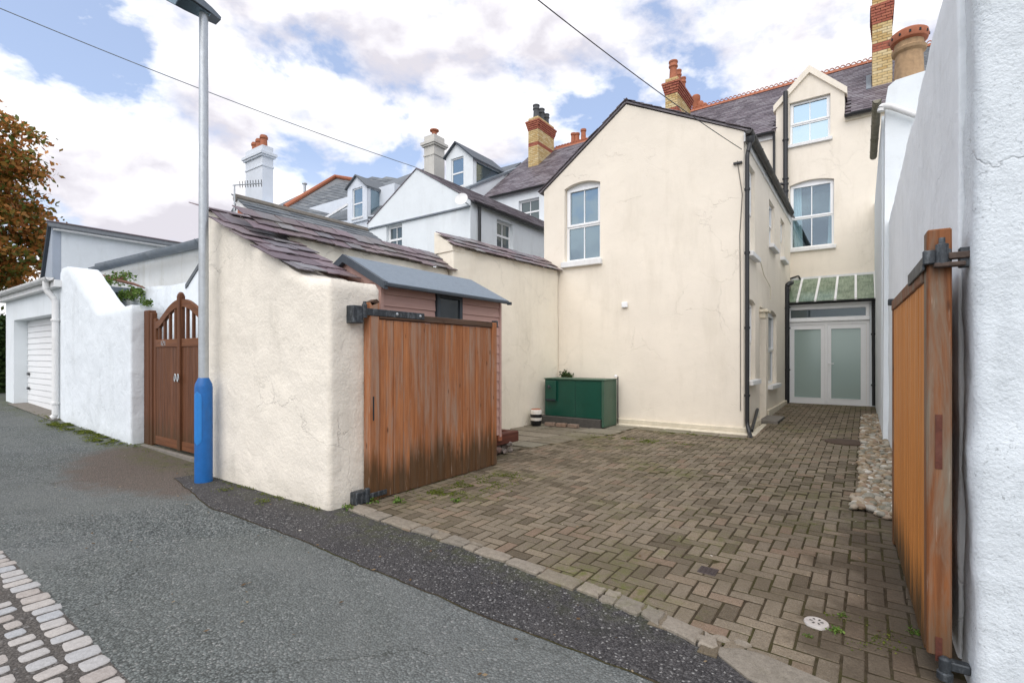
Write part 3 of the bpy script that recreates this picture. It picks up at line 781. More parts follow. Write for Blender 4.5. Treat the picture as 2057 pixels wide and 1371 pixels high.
def gutter(parent, p0, p1, r, mat, nrm, joints=0, name='gutter'):
    p0, p1 = V(p0), V(p1); a = (p1 - p0).normalized(); up = V((0, 0, 1)); b = V(nrm)
    m = MB(); n = 10; ring = []
    for p in (p0, p1):
        for rad in (r, r * .86):
            for k in range(n + 1):
                t = math.pi * (1 + k / n); m.v.append(tuple(p + b * rad * math.cos(t) + up * rad * math.sin(t)))
    q = n + 1
    for k in range(n):
        m.f += [(k, k + 1, 2 * q + k + 1, 2 * q + k), (q + k, q + k + 1, 3 * q + k + 1, 3 * q + k), (k, k + 1, q + k + 1, q + k), (2 * q + k, 2 * q + k + 1, 3 * q + k + 1, 3 * q + k)]
    m.f += [(0, q, 3 * q, 2 * q), (n, q + n, 3 * q + n, 2 * q + n)]
    m.f += [tuple(range(n + 1)), tuple(range(2 * q, 2 * q + n + 1))]
    o = m.build(name, mat, parent)
    for i in range(joints):
        c = p0 + (p1 - p0) * ((i + .5) / joints)
        jm = MB(); 
        for s_ in (-.03, .03):
            for k in range(n + 1):
                t = math.pi * (1 + k / n); jm.v.append(tuple(c + a * s_ + b * r * 1.09 * math.cos(t) + up * (r * 1.09 * math.sin(t) + .004)))
        for k in range(n): jm.f.append((k, k + 1, q + k + 1, q + k))
        jm.build('gutter_joint', mat, o, fix=False)
    return o

# ================================================================== the cream house
WX, WL, WY, MY, DY = -1.75, -5.85, 9.5, 16.2, 15.2
house = thing('cream_house', (-3.0, 12.5, .2), 'cream rendered house with gabled rear wing, dormer and slate roof', 'house')
fg = FY(WY)
gw = (onY(1134, 0, WY).x, onY(1205.6, 0, WY).x, onY(1205, 519, WY).z, 5.07)
gable = panel('gable_wall', fg, [(WL, -.2), (WX, -.2), (WX, 5.40), (-3.92, 6.50), (WL, 5.12)], [arch(gw[0], gw[1], gw[2], gw[3], .09)], .32, m_cream, house)
window(house, fg, gw[0], gw[1], gw[2], gw[3], .09, .11, sill=.09, sh=.12)
fs = FX(WX)
sidew = [(9.87, 10.6, 3.36, 5.0, 0), (12.33, 13.15, 3.95, 4.95, 0), (14.15, 14.9, 3.95, 4.95, 0), (9.87, 10.64, 1.02, 2.46, .06), (12.2, 13.45, .82, 2.42, .08)]
holes = [arch(a, b, c, d, r_) if r_ else rect(a, b, c, d) for a, b, c, d, r_ in sidew]
door_rec = rect(11.12, 11.93, .12, 2.46)
panel('side_wall', fs, [(WY + .32, -.2), (MY, -.2), (MY, 5.40), (WY + .32, 5.40)], holes + [door_rec], .32, m_cream, house)
for a, b, c, d, r_ in sidew:
    window(house, fs, a, b, c, d, r_, .085, m_glassdk if c < 3 else m_glass, sill=.10, vbar=False, sh=.09)
MB().fbox(fs, 11.13, 11.92, -.25, -.19, .12, 2.45).build('side_door', m_upvc, house)
MB().fbox(fs, 11.05, 11.42, .0, .16, 2.34, 2.40).fbox(fs, 11.10, 11.36, .0, .11, 2.22, 2.34).build('bracket', m_cream_plinth, house, bev=.01)
MB().fbox(fs, 11.0, 12.0, .0, .34, .06, .19).build('door_step', m_conc, house, bev=.012)
MB().fbox(fs, 11.02, 11.98, .34, .345, .07, .18).build('step_edge', m_concdark, house)
# plinths
zg = G(-3, 9.4)
MB().box(-5.8, WX + .055, WY - .055, WY - .001, -.1, .215).build('plinth', m_cream_plinth, house, bev=.015)
MB().box(-5.8, WX + .12, WY - .13, WY - .056, -.1, .125).build('footing', m_cream_plinth, house, bev=.025)
MB().box(WX + .001, WX + .05, WY + .0, 11.0, -.1, .22).build('plinth', m_cream_plinth, house, bev=.012)
MB().box(WX + .051, WX + .20, WY - .13, 10.95, -.1, .125).build('footing', m_cream_plinth, house, bev=.03)
MB().box(WX + .001, WX + .05, 12.0, 15.1, -.1, .3).build('plinth', m_cream_plinth, house, bev=.012)
# wing roof
def sloped(parent, name, e0, e1, r0, r1, th, mat, bev=0):   # eave edge e0-e1, ridge edge r0-r1
    n = (V(e1) - V(e0)).cross(V(r0) - V(e0)).normalized()
    if n.z < 0: n = -n
    return MB().slab([e0, e1, r1, r0], n * th).build(name, mat, parent)
wr = sloped(house, 'wing_roof', (WX + .10, WY - .03, 5.36), (WX + .10, MY, 5.36), (-3.92, WY - .03, 6.53), (-3.92, MY, 6.53), .03, m_slateroof)
wr2 = sloped(house, 'wing_roof', (WL - .10, WY - .03, 5.08), (WL - .10, MY, 5.08), (-3.92, WY - .03, 6.53), (-3.92, MY, 6.53), .03, m_slateroof)
rr = random.Random(2)
for (e, r_) in (((WX + .10, 5.42), (-3.92, 6.59)), ((WL - .10, 5.14), (-3.92, 6.59))):       # slate ends along the verge
    n_ = 13
    me = unit_box('verge_slate', m_slateroof)
    for k in range(n_):
        t = (k + .5) / n_; x = e[0] + (r_[0] - e[0]) * t; z = e[1] + (r_[1] - e[1]) * t
        ang = math.atan2(r_[1] - e[1], r_[0] - e[0])
        put(bpy.data.objects.new('verge_slate', me), Matrix.Translation((x, WY + .06 + rr.uniform(-.015, .01), z - .006 + rr.uniform(-.004, .006))) @ Matrix.Rotation(-ang + (.06 if e[0] < r_[0] else -.06), 4, 'Y') @ Matrix.Diagonal((.26, .24, .009, 1)), wr)
MB().tube([(-3.92, WY - .02, 6.555), (-3.92, MY, 6.555)], .045, 8).build('ridge', m_slateroof, wr)
MB().box(WX + .002, WX + .03, WY, MY, 5.22, 5.385).build('fascia', m_sill, house)
GX = WX + .10
gut = gutter(house, (GX, WY - .10, 5.36), (GX, 15.5, 5.36), .068, m_gutter, (1, 0, 0), 9)
# front corner downpipe
cx_, cy_ = WX + .07, WY - .07
pipe(house, 'downpipe', bend([(GX, WY + .06, 5.30), (GX, WY - .02, 5.12), (cx_, cy_, 4.95), (cx_, cy_, .28), (cx_ + .06, cy_ - .10, .12), (cx_ + .10, cy_ - .26, .07)], .06), .036, m_black,
     [((cx_, cy_, z), 0) for z in (4.35, 3.25, 1.95, .78)])
MB().lathe((GX, WY + .02, 5.22), [(.06, -.05), (.075, 0), (.075, .06)], 12).build('hopper', m_black, house, smooth=2)
pipe(house, 'waste_pipe', [(WX + .02, 10.75, .42), (cx_ + .05, cy_ + .12, .16)], .028, m_black)
# cables on the gable corner
pts = [V((WX - .10, WY - .012, 4.9)), V((WX - .02, WY - .012, 4.3)), V((WX - .06, WY - .012, 3.6)), V((WX - .05, WY - .012, 2.5)), V((WX - .05, WY - .012, .5))]
MB().tube(pts, .007, 6).build('cable', m_conc, house)
MB().box(WX - .16, WX - .02, WY - .05, WY - .002, 4.84, 4.87).build('cable_bracket', m_black, house)
p = onY(1256, 612, WY); MB().box(p.x - .06, p.x + .06, WY - .06, WY - .002, p.z - .06, p.z + .05).build('vent_box', m_upvc, house, bev=.012)
MB().tube([(GX - .02, 10.7, 3.3), (GX - .06, 11.4, 3.12), (GX - .06, 12.2, 2.98), (GX - .06, 12.25, 2.7)], .008, 6).build('cable', m_cream_plinth, house)
# main facade
fm = FY(MY)
w1 = (onY(1586, 0, MY).x, onY(1675.5, 0, MY).x, 4.50, 6.30); w2 = (onY(1586, 0, MY).x, onY(1668, 0, MY).x, 7.46, 8.66)
DL, DR = -2.12, -.47
outl = [(-6.0, -.2), (.85, -.2), (.85, 7.95), (DR, 7.95), (DR, 8.62), (-1.29, 9.42), (DL, 8.62), (DL, 7.95), (-6.0, 7.95)]
panel('main_wall', fm, outl, [arch(w1[0], w1[1], w1[2], w1[3], .09), rect(*w2)], .35, m_cream, house)
ww = window(house, fm, *w1, .09, .11, m_clear, sill=.08, sh=.10)
window(house, fm, *w2, 0, .11, m_glass, sill=.07, sh=.09)
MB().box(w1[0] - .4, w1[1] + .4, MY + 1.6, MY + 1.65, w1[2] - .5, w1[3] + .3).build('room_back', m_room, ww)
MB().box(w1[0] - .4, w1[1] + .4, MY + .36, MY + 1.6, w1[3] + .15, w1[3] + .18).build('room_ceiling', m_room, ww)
def curtain(a0, a1, b0, b1):
    m = MB(); n = 26
    for k in range(n + 1):
        t = k / n
        y = MY + .30 + .03 * math.sin(t * 26)
        m.v += [(a0 + (a1 - a0) * t, y, w1[3] + .05), (b0 + (b1 - b0) * t, y + .02, w1[2] + .02), ((a0 + (a1 - a0) * t) * .5 + (b0 + (b1 - b0) * t) * .5, y, (w1[2] + w1[3]) / 2)]
    for k in range(n): m.f += [(3 * k, 3 * k + 3, 3 * k + 5, 3 * k + 2), (3 * k + 2, 3 * k + 5, 3 * k + 4, 3 * k + 1)]
    m.build('curtain', m_curtain, ww, smooth=True, fix=False)
curtain(w1[0] - .05, w1[0] + .26, w1[0] + .10, w1[0] + .30); curtain(w1[1] - .10, w1[1] + .05, w1[1] - .17, w1[1] + .02)
# dormer coping and roof
for s_, xa in ((1, DR), (-1, DL)):
    m = MB().slab([(-1.29, MY - .07, 9.56), (-1.29, MY - .07, 9.36), (xa + s_ * .06, MY - .07, 8.50), (xa + s_ * .06, MY - .07, 8.68)], (0, .28, 0))
    m.build('dormer_coping', m_cream, house)
    MB().slab([(-1.29, MY + .21, 9.44), (xa + s_ * .05, MY + .21, 8.62), (xa + s_ * .05, MY + 1.0, 8.62), (-1.29, MY + 1.9, 9.44)], (0, 0, -.05)).build('dormer_roof', m_slateroof, house)
    MB().box(min(xa, xa - s_ * .1), max(xa, xa - s_ * .1), MY + .35, MY + 1.1, 7.9, 8.6).build('dormer_cheek', m_cream, house)
# main roof
RY, RZ = 19.7, 10.85
up = V((0, RY - MY + .12, RZ - 7.93)); lu = up.length; up.normalize()
ky = (RZ - 7.92) / (RY - MY + .12)
ym = MY + 1.3
roof = MB().slab([(-6.0, MY - .12, 7.92), (DL - .01, MY - .12, 7.92), (DL - .01, RY, RZ), (-6.0, RY, RZ)], (0, .05, -.06)).slab([(DR + .01, MY - .12, 7.92), (.85, MY - .12, 7.92), (.85, RY, RZ), (DR + .01, RY, RZ)], (0, .05, -.06)).slab([(DL - .009, ym, 7.92 + ky * (ym - MY + .12)), (DR + .009, ym, 7.92 + ky * (ym - MY + .12)), (DR + .009, RY, RZ), (DL - .009, RY, RZ)], (0, .05, -.06)).build('main_roof', m_slateroof, house)
roof_slates(roof, (-6.0, MY - .12, 7.93), (1, 0, 0), up, 6.85, lu, .27, .155, m_slateroof, 300, 3, skip=lambda c: DL - .02 < c.x < DR + .02 and c.z < 8.62 + .82 * (1 - abs(c.x + 1.29) / .83) and c.y < MY + 2)
MB().slab([(-6.0, RY, RZ), (.85, RY, RZ), (.85, 23.2, 7.93), (-6.0, 23.2, 7.93)], (0, -.05, -.06)).build('rear_roof', m_slateroof, house)
def ridge_tile_mesh():
    m = MB().slab([(-.15, -.13, -.10), (-.15, 0, .02), (-.15, .13, -.10), (-.15, .11, -.11), (-.15, 0, -.01), (-.15, -.11, -.11)], (.295, 0, 0))
    for cx in (-.075, .075):
        m.tube([(cx + .065 * math.cos(t), 0, .02 + .085 * math.sin(t)) for t in [math.pi * k / 8 for k in range(9)]], .016, 6)
        m.box(cx - .07, cx + .07, -.012, .012, .01, .03)
    return m.mesh('ridge_tile', m_terra)
rtm = ridge_tile_mesh()
def ridge(parent, x0, x1, y, z):
    x = x0 + .15
    while x < x1: put(bpy.data.objects.new('ridge_tile', rtm), Matrix.Translation((x, y, z + .06)), parent); x += .3
ridge(roof, -5.95, .85, RY, RZ)
gutter(house, (-5.9, MY - .16, 7.90), (DL - .01, MY - .16, 7.90), .065, m_black, (0, -1, 0), 3)
gutter(house, (DR + .0, MY - .16, 7.90), (.84, MY - .16, 7.90), .065, m_black, (0, -1, 0), 2)
MB().box(-5.9, DL - .01, MY - .06, MY - .002, 7.74, 7.90).build('fascia', m_sill, house)
MB().box(DR + .01, .84, MY - .06, MY - .002, 7.78, 7.90).build('fascia', m_cream_plinth, house)
# soil stack and pipes in the corner
sx = onY(1578, 0, MY - .1).x
pipe(house, 'soil_pipe', [(sx, MY - .10, 3.55), (sx, MY - .10, 8.98)], .062, m_black, [((sx, MY - .10, z), 0) for z in (4.6, 5.9, 6.15, 6.35, 6.5, 7.6)])
x2 = onY(1555, 0, MY - .1).x
pipe(house, 'downpipe', bend([(x2, MY - .14, 7.85), (x2, MY - .10, 7.6), (x2, MY - .10, 6.42), (x2 + .30, MY - .12, 6.34), (x2 + .31, MY - .12, 4.9)], .05), .036, m_black, [((x2, MY - .1, 6.6), 0)])
pipe(house, 'waste_pipe', [(WX - .5, MY - .1, 6.2), (sx - .1, MY - .1, 6.24)], .05, m_black)
# glass lean-to and french doors
LZ0, LZ1, LX0, LX1 = 2.82, 3.60, -1.74, .17
lean = thing('glass_lean_to', (-.8, DY, G(-.8, DY)), 'white framed lean-to entrance with french doors and green glass roof', 'lean-to')
fd = FY(DY)
dl, dr_, db = -1.73, .07, .20
fr_ = panel('door_frame', fd, rect(dl, dr_, db, 2.77), [rect(dl + .06, dr_ - .06, db + .06, 2.28), rect(dl + .09, dr_ - .07, 2.47, 2.68)], .09, m_upvc, lean)
MB().fbox(fd, dl + .09, dr_ - .07, -.06, -.05, 2.47, 2.68).build('pane', m_glassdk, fr_)
MB().fbox(fd, dl - .0, dr_ + .0, .002, .045, 2.36, 2.40).build('drip_rail', m_upvc, fr_, bev=.006)
mid = (dl + dr_) / 2 - .01
for a0, a1 in ((dl + .065, mid - .003), (mid + .003, dr_ - .065)):
    lf = panel('door', fd, rect(a0, a1, db + .065, 2.275), [rect(a0 + .105, a1 - .105, db + .17, 2.17)], .07, m_upvc, lean, d=-.012)
    MB().fbox(fd, a0 + .106, a1 - .106, -.05, -.04, db + .171, 2.169).build('pane', m_frost, lf)
    panel('bead', fd, rect(a0 + .095, a1 - .095, db + .16, 2.18), [rect(a0 + .112, a1 - .112, db + .177, 2.163)], .012, m_upvc, lf, d=.0)
    if a0 > dl + .5:
        MB().fbox(fd, a0 + .035, a0 + .07, -.012, .006, 1.08, 1.32).build('lock_plate', m_upvc, lf, bev=.004)
        MB().tube(bend([fd(a0 + .05, 1.27, .0), fd(a0 + .05, 1.27, .05), fd(a0 + .17, 1.27, .05)], .02), .010, 8).build('handle', m_upvc, lf, smooth=2)
MB().fbox(fd, mid - .035, mid + .035, -.011, .012, db + .065, 2.275).build('meeting_stile', m_upvc, fr_, bev=.008)
MB().fbox(fd, dl - .02, dr_ + .02, -.1, .05, db - .05, db - .003).build('threshold', m_sill, lean)
MB().box(dr_ + .002, .20, DY + .02, DY + .3, .1, LZ0 - .05).build('side_infill', m_white, lean)
MB().box(dl - .02, .19, DY - .05, DY + .08, 2.775, 2.85).build('eaves_beam', m_upvc, lean)
rafters = [(1602, 1612), (1638, 1647), (1678, 1683), (1719, 1719), (1759, 1757)]
rx = [onY(b, 610, DY).x for b, _ in rafters]; rt_ = [onY(t_, 556, MY - .02).x for _, t_ in rafters]
def lp(x0, x1, t, dz=0):
    return V((x0 + (x1 - x0) * t, DY - .08 + (MY - .03 - DY + .08) * t, 2.87 + (LZ1 - 2.87) * t + dz))
for a, b in zip(rx, rt_):
    m = MB().hexa([lp(a - .025, b - .025, 0), lp(a + .025, b + .025, 0), lp(a + .025, b + .025, 1), lp(a - .025, b - .025, 1), lp(a - .025, b - .025, 0, .05), lp(a + .025, b + .025, 0, .05), lp(a + .025, b + .025, 1, .05), lp(a - .025, b - .025, 1, .05)])
    m.build('glazing_rafter', m_sill, lean)
exs = [dl - .0] + rx; ets = [dl + .0] + rt_
for i in range(len(exs) - 1):
    a0, a1, b0, b1 = exs[i] + .026, exs[i + 1] - .026, ets[i] + .026, ets[i + 1] - .026
    m = MB().hexa([lp(a0, b0, .0, .015), lp(a1, b1, .0, .015), lp(a1, b1, 1, .015), lp(a0, b0, 1, .015), lp(a0, b0, .0, .025), lp(a1, b1, .0, .025), lp(a1, b1, 1, .025), lp(a0, b0, 1, .025)])
    m.build('roof_pane', m_greenglass, lean)
MB().box(dl, .19, MY - .05, MY - .003, LZ1 - .02, LZ1 + .07).build('flashing', m_sill, lean)
gutter(lean, (dl - .02, DY - .14, 2.86), (.19, DY - .14, 2.86), .055, m_black, (0, -1, 0), 3)
px_ = onY(1754, 0, DY - .1).x
pipe(lean, 'downpipe', bend([(px_, DY - .14, 2.80), (px_, DY - .07, 2.65), (px_ + .01, DY - .07, .25)], .05), .034, m_black, [((px_, DY - .07, z), 0) for z in (2.0, .75)])
# fat soil pipe by the doors
sx2 = WX + .02
pipe(house, 'soil_pipe', bend([(sx2 + .02, DY - .16, .15), (sx2 + .02, DY - .16, 3.35), (sx2 + .12, DY + .0, 3.42), (sx + .02, MY - .12, 3.5)], .16), .062, m_black, [((sx2 + .02, DY - .16, z), 0) for z in (2.75, 2.2, 1.1)])
pipe(house, 'waste_pipe', bend([(sx, MY - .1, 3.62), (sx + .32, MY - .06, 3.72), (sx + .36, MY - .06, 3.62)], .04), .022, m_black)
pipe(house, 'waste_pipe', [(WX - .05, DY - .28, 2.72), (sx2 + .02, DY - .16, 2.72)], .03, m_black)

# chimneys of the cream house
y0 = 16.9; x0 = onY(1336, 0, y0).x; x1 = onY(1361, 0, y0).x; y1 = onX(1387, 0, x1).y; zt = onY(1361, 152, y0).z
chimney(roof.parent, x0, x1, y0, y1, 8.3, zt, [(2, m_buff, 0), (5, m_red, .10), (6, m_buff, 0), (3, m_red, 0)],
        [((x0 + x1) / 2, y0 + .22, .135, .66), ((x0 + x1) / 2, y0 + (y1 - y0) * .52, .10, .62), ((x0 + x1) / 2, y1 - .2, .10, .60)], m_terra)
y0 = 17.5; x0 = onY(1752, 0, y0).x; x1 = onY(1793, 0, y0).x; zt = onY(1770, -60, y0).z
chimney(house, x0, x1, y0, y0 + .95, 8.75, zt, [(12, m_buff, 0), (7, m_red, .05), (7, m_buff, 0), (3, m_red, 0)],
        [((x0 + x1) / 2, y0 + .25, .12, .6), ((x0 + x1) / 2, y0 + .7, .12, .6)], m_terra)
zb = 8.85
MB().slab([(x0 - .1, y0 - .10, zb + .10), (x1 + .1, y0 - .10, zb + .10), (x1 + .1, y0 + .02, zb + .22), (x0 - .1, y0 + .02, zb + .22)], (0, -.02, .03)).build('lead_apron', m_lead, house)
MB().slab([(x0 - .14, y0 - .12, 8.98), (x0 - .02, y0 - .12, 8.98), (x0 - .02, y0 + .9, 9.83), (x0 - .14, y0 + .9, 9.83)], (0, -.02, .04)).build('lead_soaker', m_lead, house)
for k, (u_, yt, yb, r_) in enumerate(((1398, 192, 221, .15), (1407, 204, 221, .11), (1415, 208, 220, .10))):
    p = onY(u_, yb, RY + .5); q_ = onY(u_, yt, RY + .5)
    MB().lathe((p.x, p.y, p.z - .9), [(r_, 0), (r_ * .92, q_.z - p.z + .65), (r_ * 1.1, q_.z - p.z + .7), (r_ * 1.1, q_.z - p.z + .85), (r_ * .8, q_.z - p.z + .9)], 14).build('chimney_pot', m_terra, house, smooth=2)
p = onY(1400, 226, RY + .4); MB().box(p.x - .5, p.x + .5, RY + .25, RY + .8, 9.6, p.z - .02).build('chimney_base', m_buff, house)

# ================================================================== white neighbour to the left
NX, NL, NY = -8.2, -12.2, 9.75
wh = thing('white_house', (-10, 13, 0), 'white rendered neighbouring house whose gabled wing stands left of the cream one', 'house')
fw_ = FY(NY)
panel('gable_wall', fw_, [(NL, 0), (NX, 0), (NX, 5.42), (-10.13, 6.62), (NL, 5.45)], [rect(-11.38, -10.72, 4.45, 5.22)], .3, m_white, wh)
window(wh, fw_, -11.38, -10.72, 4.45, 5.22, 0, .10, m_glassdk, sill=.06, sash=False)
panel('side_wall', FX(NX), [(NY + .3, 0), (MY, 0), (MY, 5.42), (NY + .3, 5.42)], [rect(10.87, 11.64, 4.42, 5.20)], .3, m_white, wh)
window(wh, FX(NX), 10.87, 11.64, 4.42, 5.20, 0, .10, m_glassdk, sill=.06, sash=False)
MB().hexa([fw_(NL, 5.24, .0), fw_(NX, 5.24, .0), fw_(NX, 5.24, .05), fw_(NL, 5.24, .05), fw_(NL, 5.29, .0), fw_(NX, 5.29, .0), fw_(NX, 5.28, .05), fw_(NL, 5.28, .05)]).build('string_course', m_lead, wh)
nr = sloped(wh, 'wing_roof', (NX + .12, NY - .03, 5.37), (NX + .12, MY, 5.37), (-10.13, NY - .03, 6.63), (-10.13, MY, 6.63), .02, m_slateroof)
roof_slates(nr, (NX + .12, NY - .03, 5.385), (0, 1, 0), V((-10.13 - NX - .12, 0, 1.26)), 6.45, 2.4, .3, .2, m_slateroof, 150, 5)
sloped(wh, 'wing_roof', (NL - .03, NY - .02, 5.42), (NL - .03, MY, 5.42), (-10.13, NY - .02, 6.63), (-10.13, MY, 6.63), .025, m_slateroof)
gutter(wh, (NX + .12, NY, 5.36), (NX + .12, MY, 5.36), .05, m_black, (1, 0, 0), 5)
pipe(wh, 'downpipe', [(NX + .06, 10.05, 5.3), (NX + .06, 10.05, 2.0)], .04, m_black)
m = MB(); pc = onY(928, 402, NY - .25)
m.lathe((0, 0, 0), [(.02, .0), (.10, .02), (.17, .055), (.165, .06), (.10, .028), (.01, .012)], 18)
dish = bpy.data.objects.new('satellite_dish', m.mesh('satellite_dish', m_sill, smooth=2))
put(dish, Matrix.Translation(pc) @ Matrix.Rotation(R(70), 4, 'X') @ Matrix.Rotation(R(20), 4, 'Y')); tag(dish, 'small white satellite dish at the top right of the white gable', 'satellite dish')
MB().tube([pc + V((0, .02, 0)), (pc.x, NY - .0, pc.z - .05), (pc.x, NY + .02, pc.z - .05)], .015, 6).build('dish_arm', m_galv, dish)
panel('main_wall', FY(MY), [(-13.0, 0), (-6.01, 0), (-6.01, 7.95), (-13.0, 7.95)], [rect(-11.15, -10.2, 6.62, 7.55)], .3, m_white, wh)
window(wh, FY(MY), -11.15, -10.2, 6.62, 7.55, 0, .12, m_glassdk, sill=.06, sash=False)
wroof = MB().slab([(-12.95, MY - .12, 7.92), (-6.02, MY - .12, 7.92), (-6.02, RY, RZ), (-12.95, RY, RZ)], (0, .05, -.06)).build('main_roof', m_slateroof, wh)
roof_slates(wroof, (-12.95, MY - .12, 7.93), (1, 0, 0), up, 6.9, lu, .3, .17, m_slateroof, 300, 9)
MB().slab([(-12.95, RY, RZ), (-6.02, RY, RZ), (-6.02, 23.2, 7.93), (-12.95, 23.2, 7.93)], (0, -.05, -.06)).build('rear_roof', m_slateroof, wh)
gutter(wh, (-12.9, MY - .16, 7.90), (-6.1, MY - .16, 7.90), .06, m_black, (0, -1, 0), 3)
ridge(wroof, -12.9, -6.0, RY, RZ - .03)
y0 = 18.2; x0 = onY(1061, 0, y0).x; x1 = onY(1081, 0, y0).x; y1 = onX(1113, 0, x1).y; zt = onY(1081, 232, y0).z
chimney(wh, x0, x1, y0, y1, 9.2, zt, [(2, m_buff, 0), (5, m_red, .10), (7, m_buff, 0), (2, m_red, 0)],
        [((x0 + x1) / 2, y0 + .25, .14, .62), ((x0 + x1) / 2, (y0 + y1) / 2, .14, .62), ((x0 + x1) / 2, y1 - .25, .13, .55)], m_potdark)
p = onY(1155, 300, 21.5); 
bc = MB().box(p.x - .9, p.x + .9, 21.2, 21.9, 9.0, p.z + .25).build('chimney_stack', m_red, wh)
for u_, h_ in ((1152, .55), (1159, .5), (1172, .6)):
    q_ = onY(u_, 290, 21.5); MB().lathe((q_.x, 21.5, p.z + .24), [(.13, 0), (.11, h_ * .8), (.14, h_ * .85), (.14, h_)], 12).build('chimney_pot', m_terra, bc, smooth=2)

# ================================================================== house beyond, with parapet and slim dormer
h3 = thing('parapet_house', (-15, 17, 0), 'white house with raised sloping parapet and glazed dormer behind the white wing', 'house')
PX = -13.0
par = [onX(u_, v_, PX) for u_, v_ in ((945, 378), (1083, 322), (1083, 345), (1020, 392), (1000, 470), (945, 470))]
MB().slab(par, (-.4, 0, 0)).build('parapet_wall', m_white, h3)
a, b = onX(943, 377, PX + .05), onX(1084, 321, PX + .05)
MB().hexa([a + V((-.5, 0, -.06)), a + V((0, 0, -.06)), b + V((0, 0, -.06)), b + V((-.5, 0, -.06)), a + V((-.5, 0, .05)), a + V((0, 0, .05)), b + V((0, 0, .05)), b + V((-.5, 0, .05))]).build('coping', m_lead, h3)
panel('main_wall', FY(MY), [(-22.5, 0), (-13.41, 0), (-13.41, 8.0), (-22.5, 8.0)], [], .3, m_white, h3)
hr = MB().slab([(-22.5, MY - .1, 7.95), (-13.41, MY - .1, 7.95), (-13.41, RY, 10.7), (-22.5, RY, 10.7)], (0, .05, -.06)).build('main_roof', m_slategrey, h3)
def dormer(parent, yf, left, apex, right, bottom, win, wall, cheek_u, roofm, depth_x=None):
    L, A, Rr, B = (onY(*q_, yf) for q_ in (left, apex, right, bottom))
    xl, xr_ = L.x, Rr.x; xa = (xl + xr_) / 2
    wz = [onY(*q_, yf) for q_ in win]
    panel('dormer_front', FY(yf), [(xl, B.z), (xr_, B.z), (xr_, Rr.z), (A.x, A.z), (xl, L.z)], [rect(wz[0].x, wz[1].x, wz[1].z, wz[0].z)], .1, wall, parent)
    window(parent, FY(yf), wz[0].x, wz[1].x, wz[1].z, wz[0].z, 0, .06, m_glass, sill=.05, fwid=.05, sash=False, vbar=False)
    yb = onX(cheek_u, 0, xr_).y
    MB().add([(xr_ - .02, yf + .1, B.z + .02), (xr_ - .02, yf + .1, Rr.z - .04), (xr_ - .02, yb, Rr.z - .04)], [(0, 1, 2)]).build('cheek_pane', m_glass, parent, fix=False)
    ck = MB().slab([(xr_ - .06, yf + .1, B.z - .4), (xr_ - .06, yf + .1, B.z + .10), (xr_ - .06, yb, Rr.z + .02), (xr_ - .06, yb, Rr.z - .4)], (.07, 0, 0))
    ck.slab([(xr_ - .06, yf + .1, Rr.z - .10), (xr_ - .06, yf + .1, Rr.z), (xr_ - .06, yb, Rr.z), (xr_ - .06, yb, Rr.z - .10)], (.08, 0, 0))
    ck.box(xr_ - .07, xr_ + .01, yf + .1, yf + .22, B.z, Rr.z - .1); ck.build('dormer_cheek', wall, parent)
    for xe, ze, s_ in ((xr_, Rr.z, 1), (xl, L.z, -1)):
        n_ = V((A.x - xe, 0, A.z - ze)); e_ = V((xe, yf - .12, ze)) - n_ * .12
        MB().slab([e_, V((A.x, yf - .12, A.z)), V((A.x, yb + .4, A.z)), e_ + V((0, yb + .4 - yf + .12, 0))], (0, 0, .07)).build('dormer_roof', roofm, parent)
dormer(h3, 16.0, (896, 318), (917, 288), (950, 316), (930, 385), ((906, 320), (931, 372)), m_white, 1010, m_trim)
y0 = 16.8; x0 = onY(852, 0, y0).x; x1 = onY(872, 0, y0).x; y1 = onX(893, 0, x1).y
def white_stack(parent, x0, x1, y0, y1, z0, zt, mat):
    c = MB().box(x0, x1, y0, y1, z0, zt).build('chimney', mat, parent)
    MB().box(x0 - .13, x1 + .13, y0 - .13, y1 + .13, zt - .42, zt - .30).box(x0 - .08, x1 + .08, y0 - .08, y1 + .08, zt - .50, zt - .421).box(x0 - .03, x1 + .03, y0 - .03, y1 + .03, zt - .95, zt - .88).build('cap_moulding', mat, c)
    return c
zt = onY(872, 268, y0).z
c = white_stack(h3, x0, x1, y0, y1, 8.5, zt, plaster('weathered_stack', (.62, .60, .55), (.3, .3, .28), .4, .2, .3, 20, 0))
p = V(((x0 + x1) / 2, (y0 + y1) / 2, zt)); MB().lathe(p, [(.12, 0), (.12, .3), (.22, .31), (.22, .36), (.1, .38)], 12).build('chimney_pot', m_terra, c, smooth=2)

# ---- grey-blue dormer house and hipped roof beyond
h4 = thing('grey_blue_house', (-21, 17, 0), 'pale blue-grey house with narrow dormer left of the white gable', 'house')
m_pale = plaster('pale_blue_render', (.70, .745, .80), (.4, .42, .45), .2, .1, .15, 30, 0)
dormer(h4, 16.0, (698, 380), (717, 354), (737, 373), (715, 446), ((708, 380), (728, 434)), m_pale, 790, m_slategrey)
pl = [onY(u_, v_, 16.1) for u_, v_ in ((640, 455), (655, 440), (700, 440), (760, 430), (830, 420), (830, 520), (640, 520))]
MB().slab(pl, (0, .3, 0)).build('wall', m_pale, h4)
a, b = onY(652, 440, 15.95), onY(697, 413, 15.95)
MB().hexa([a, a + V((0, .1, 0)), b + V((0, .1, 0)), b, a + V((0, 0, .12)), a + V((0, .1, .12)), b + V((0, .1, .12)), b + V((0, 0, .12))]).build('verge_board', m_sill, h4)
a, b, c_, d_ = onY(655, 437, 16.05), onY(700, 412, 16.05), onY(830, 340, 19), onY(790, 352, 19)
MB().slab([onY(655, 442, 16.05), onY(800, 432, 16.05), onY(860, 335, 19.5), onY(700, 395, 19.5)], (0, .02, -.06)).build('roof', m_slategrey, h4)
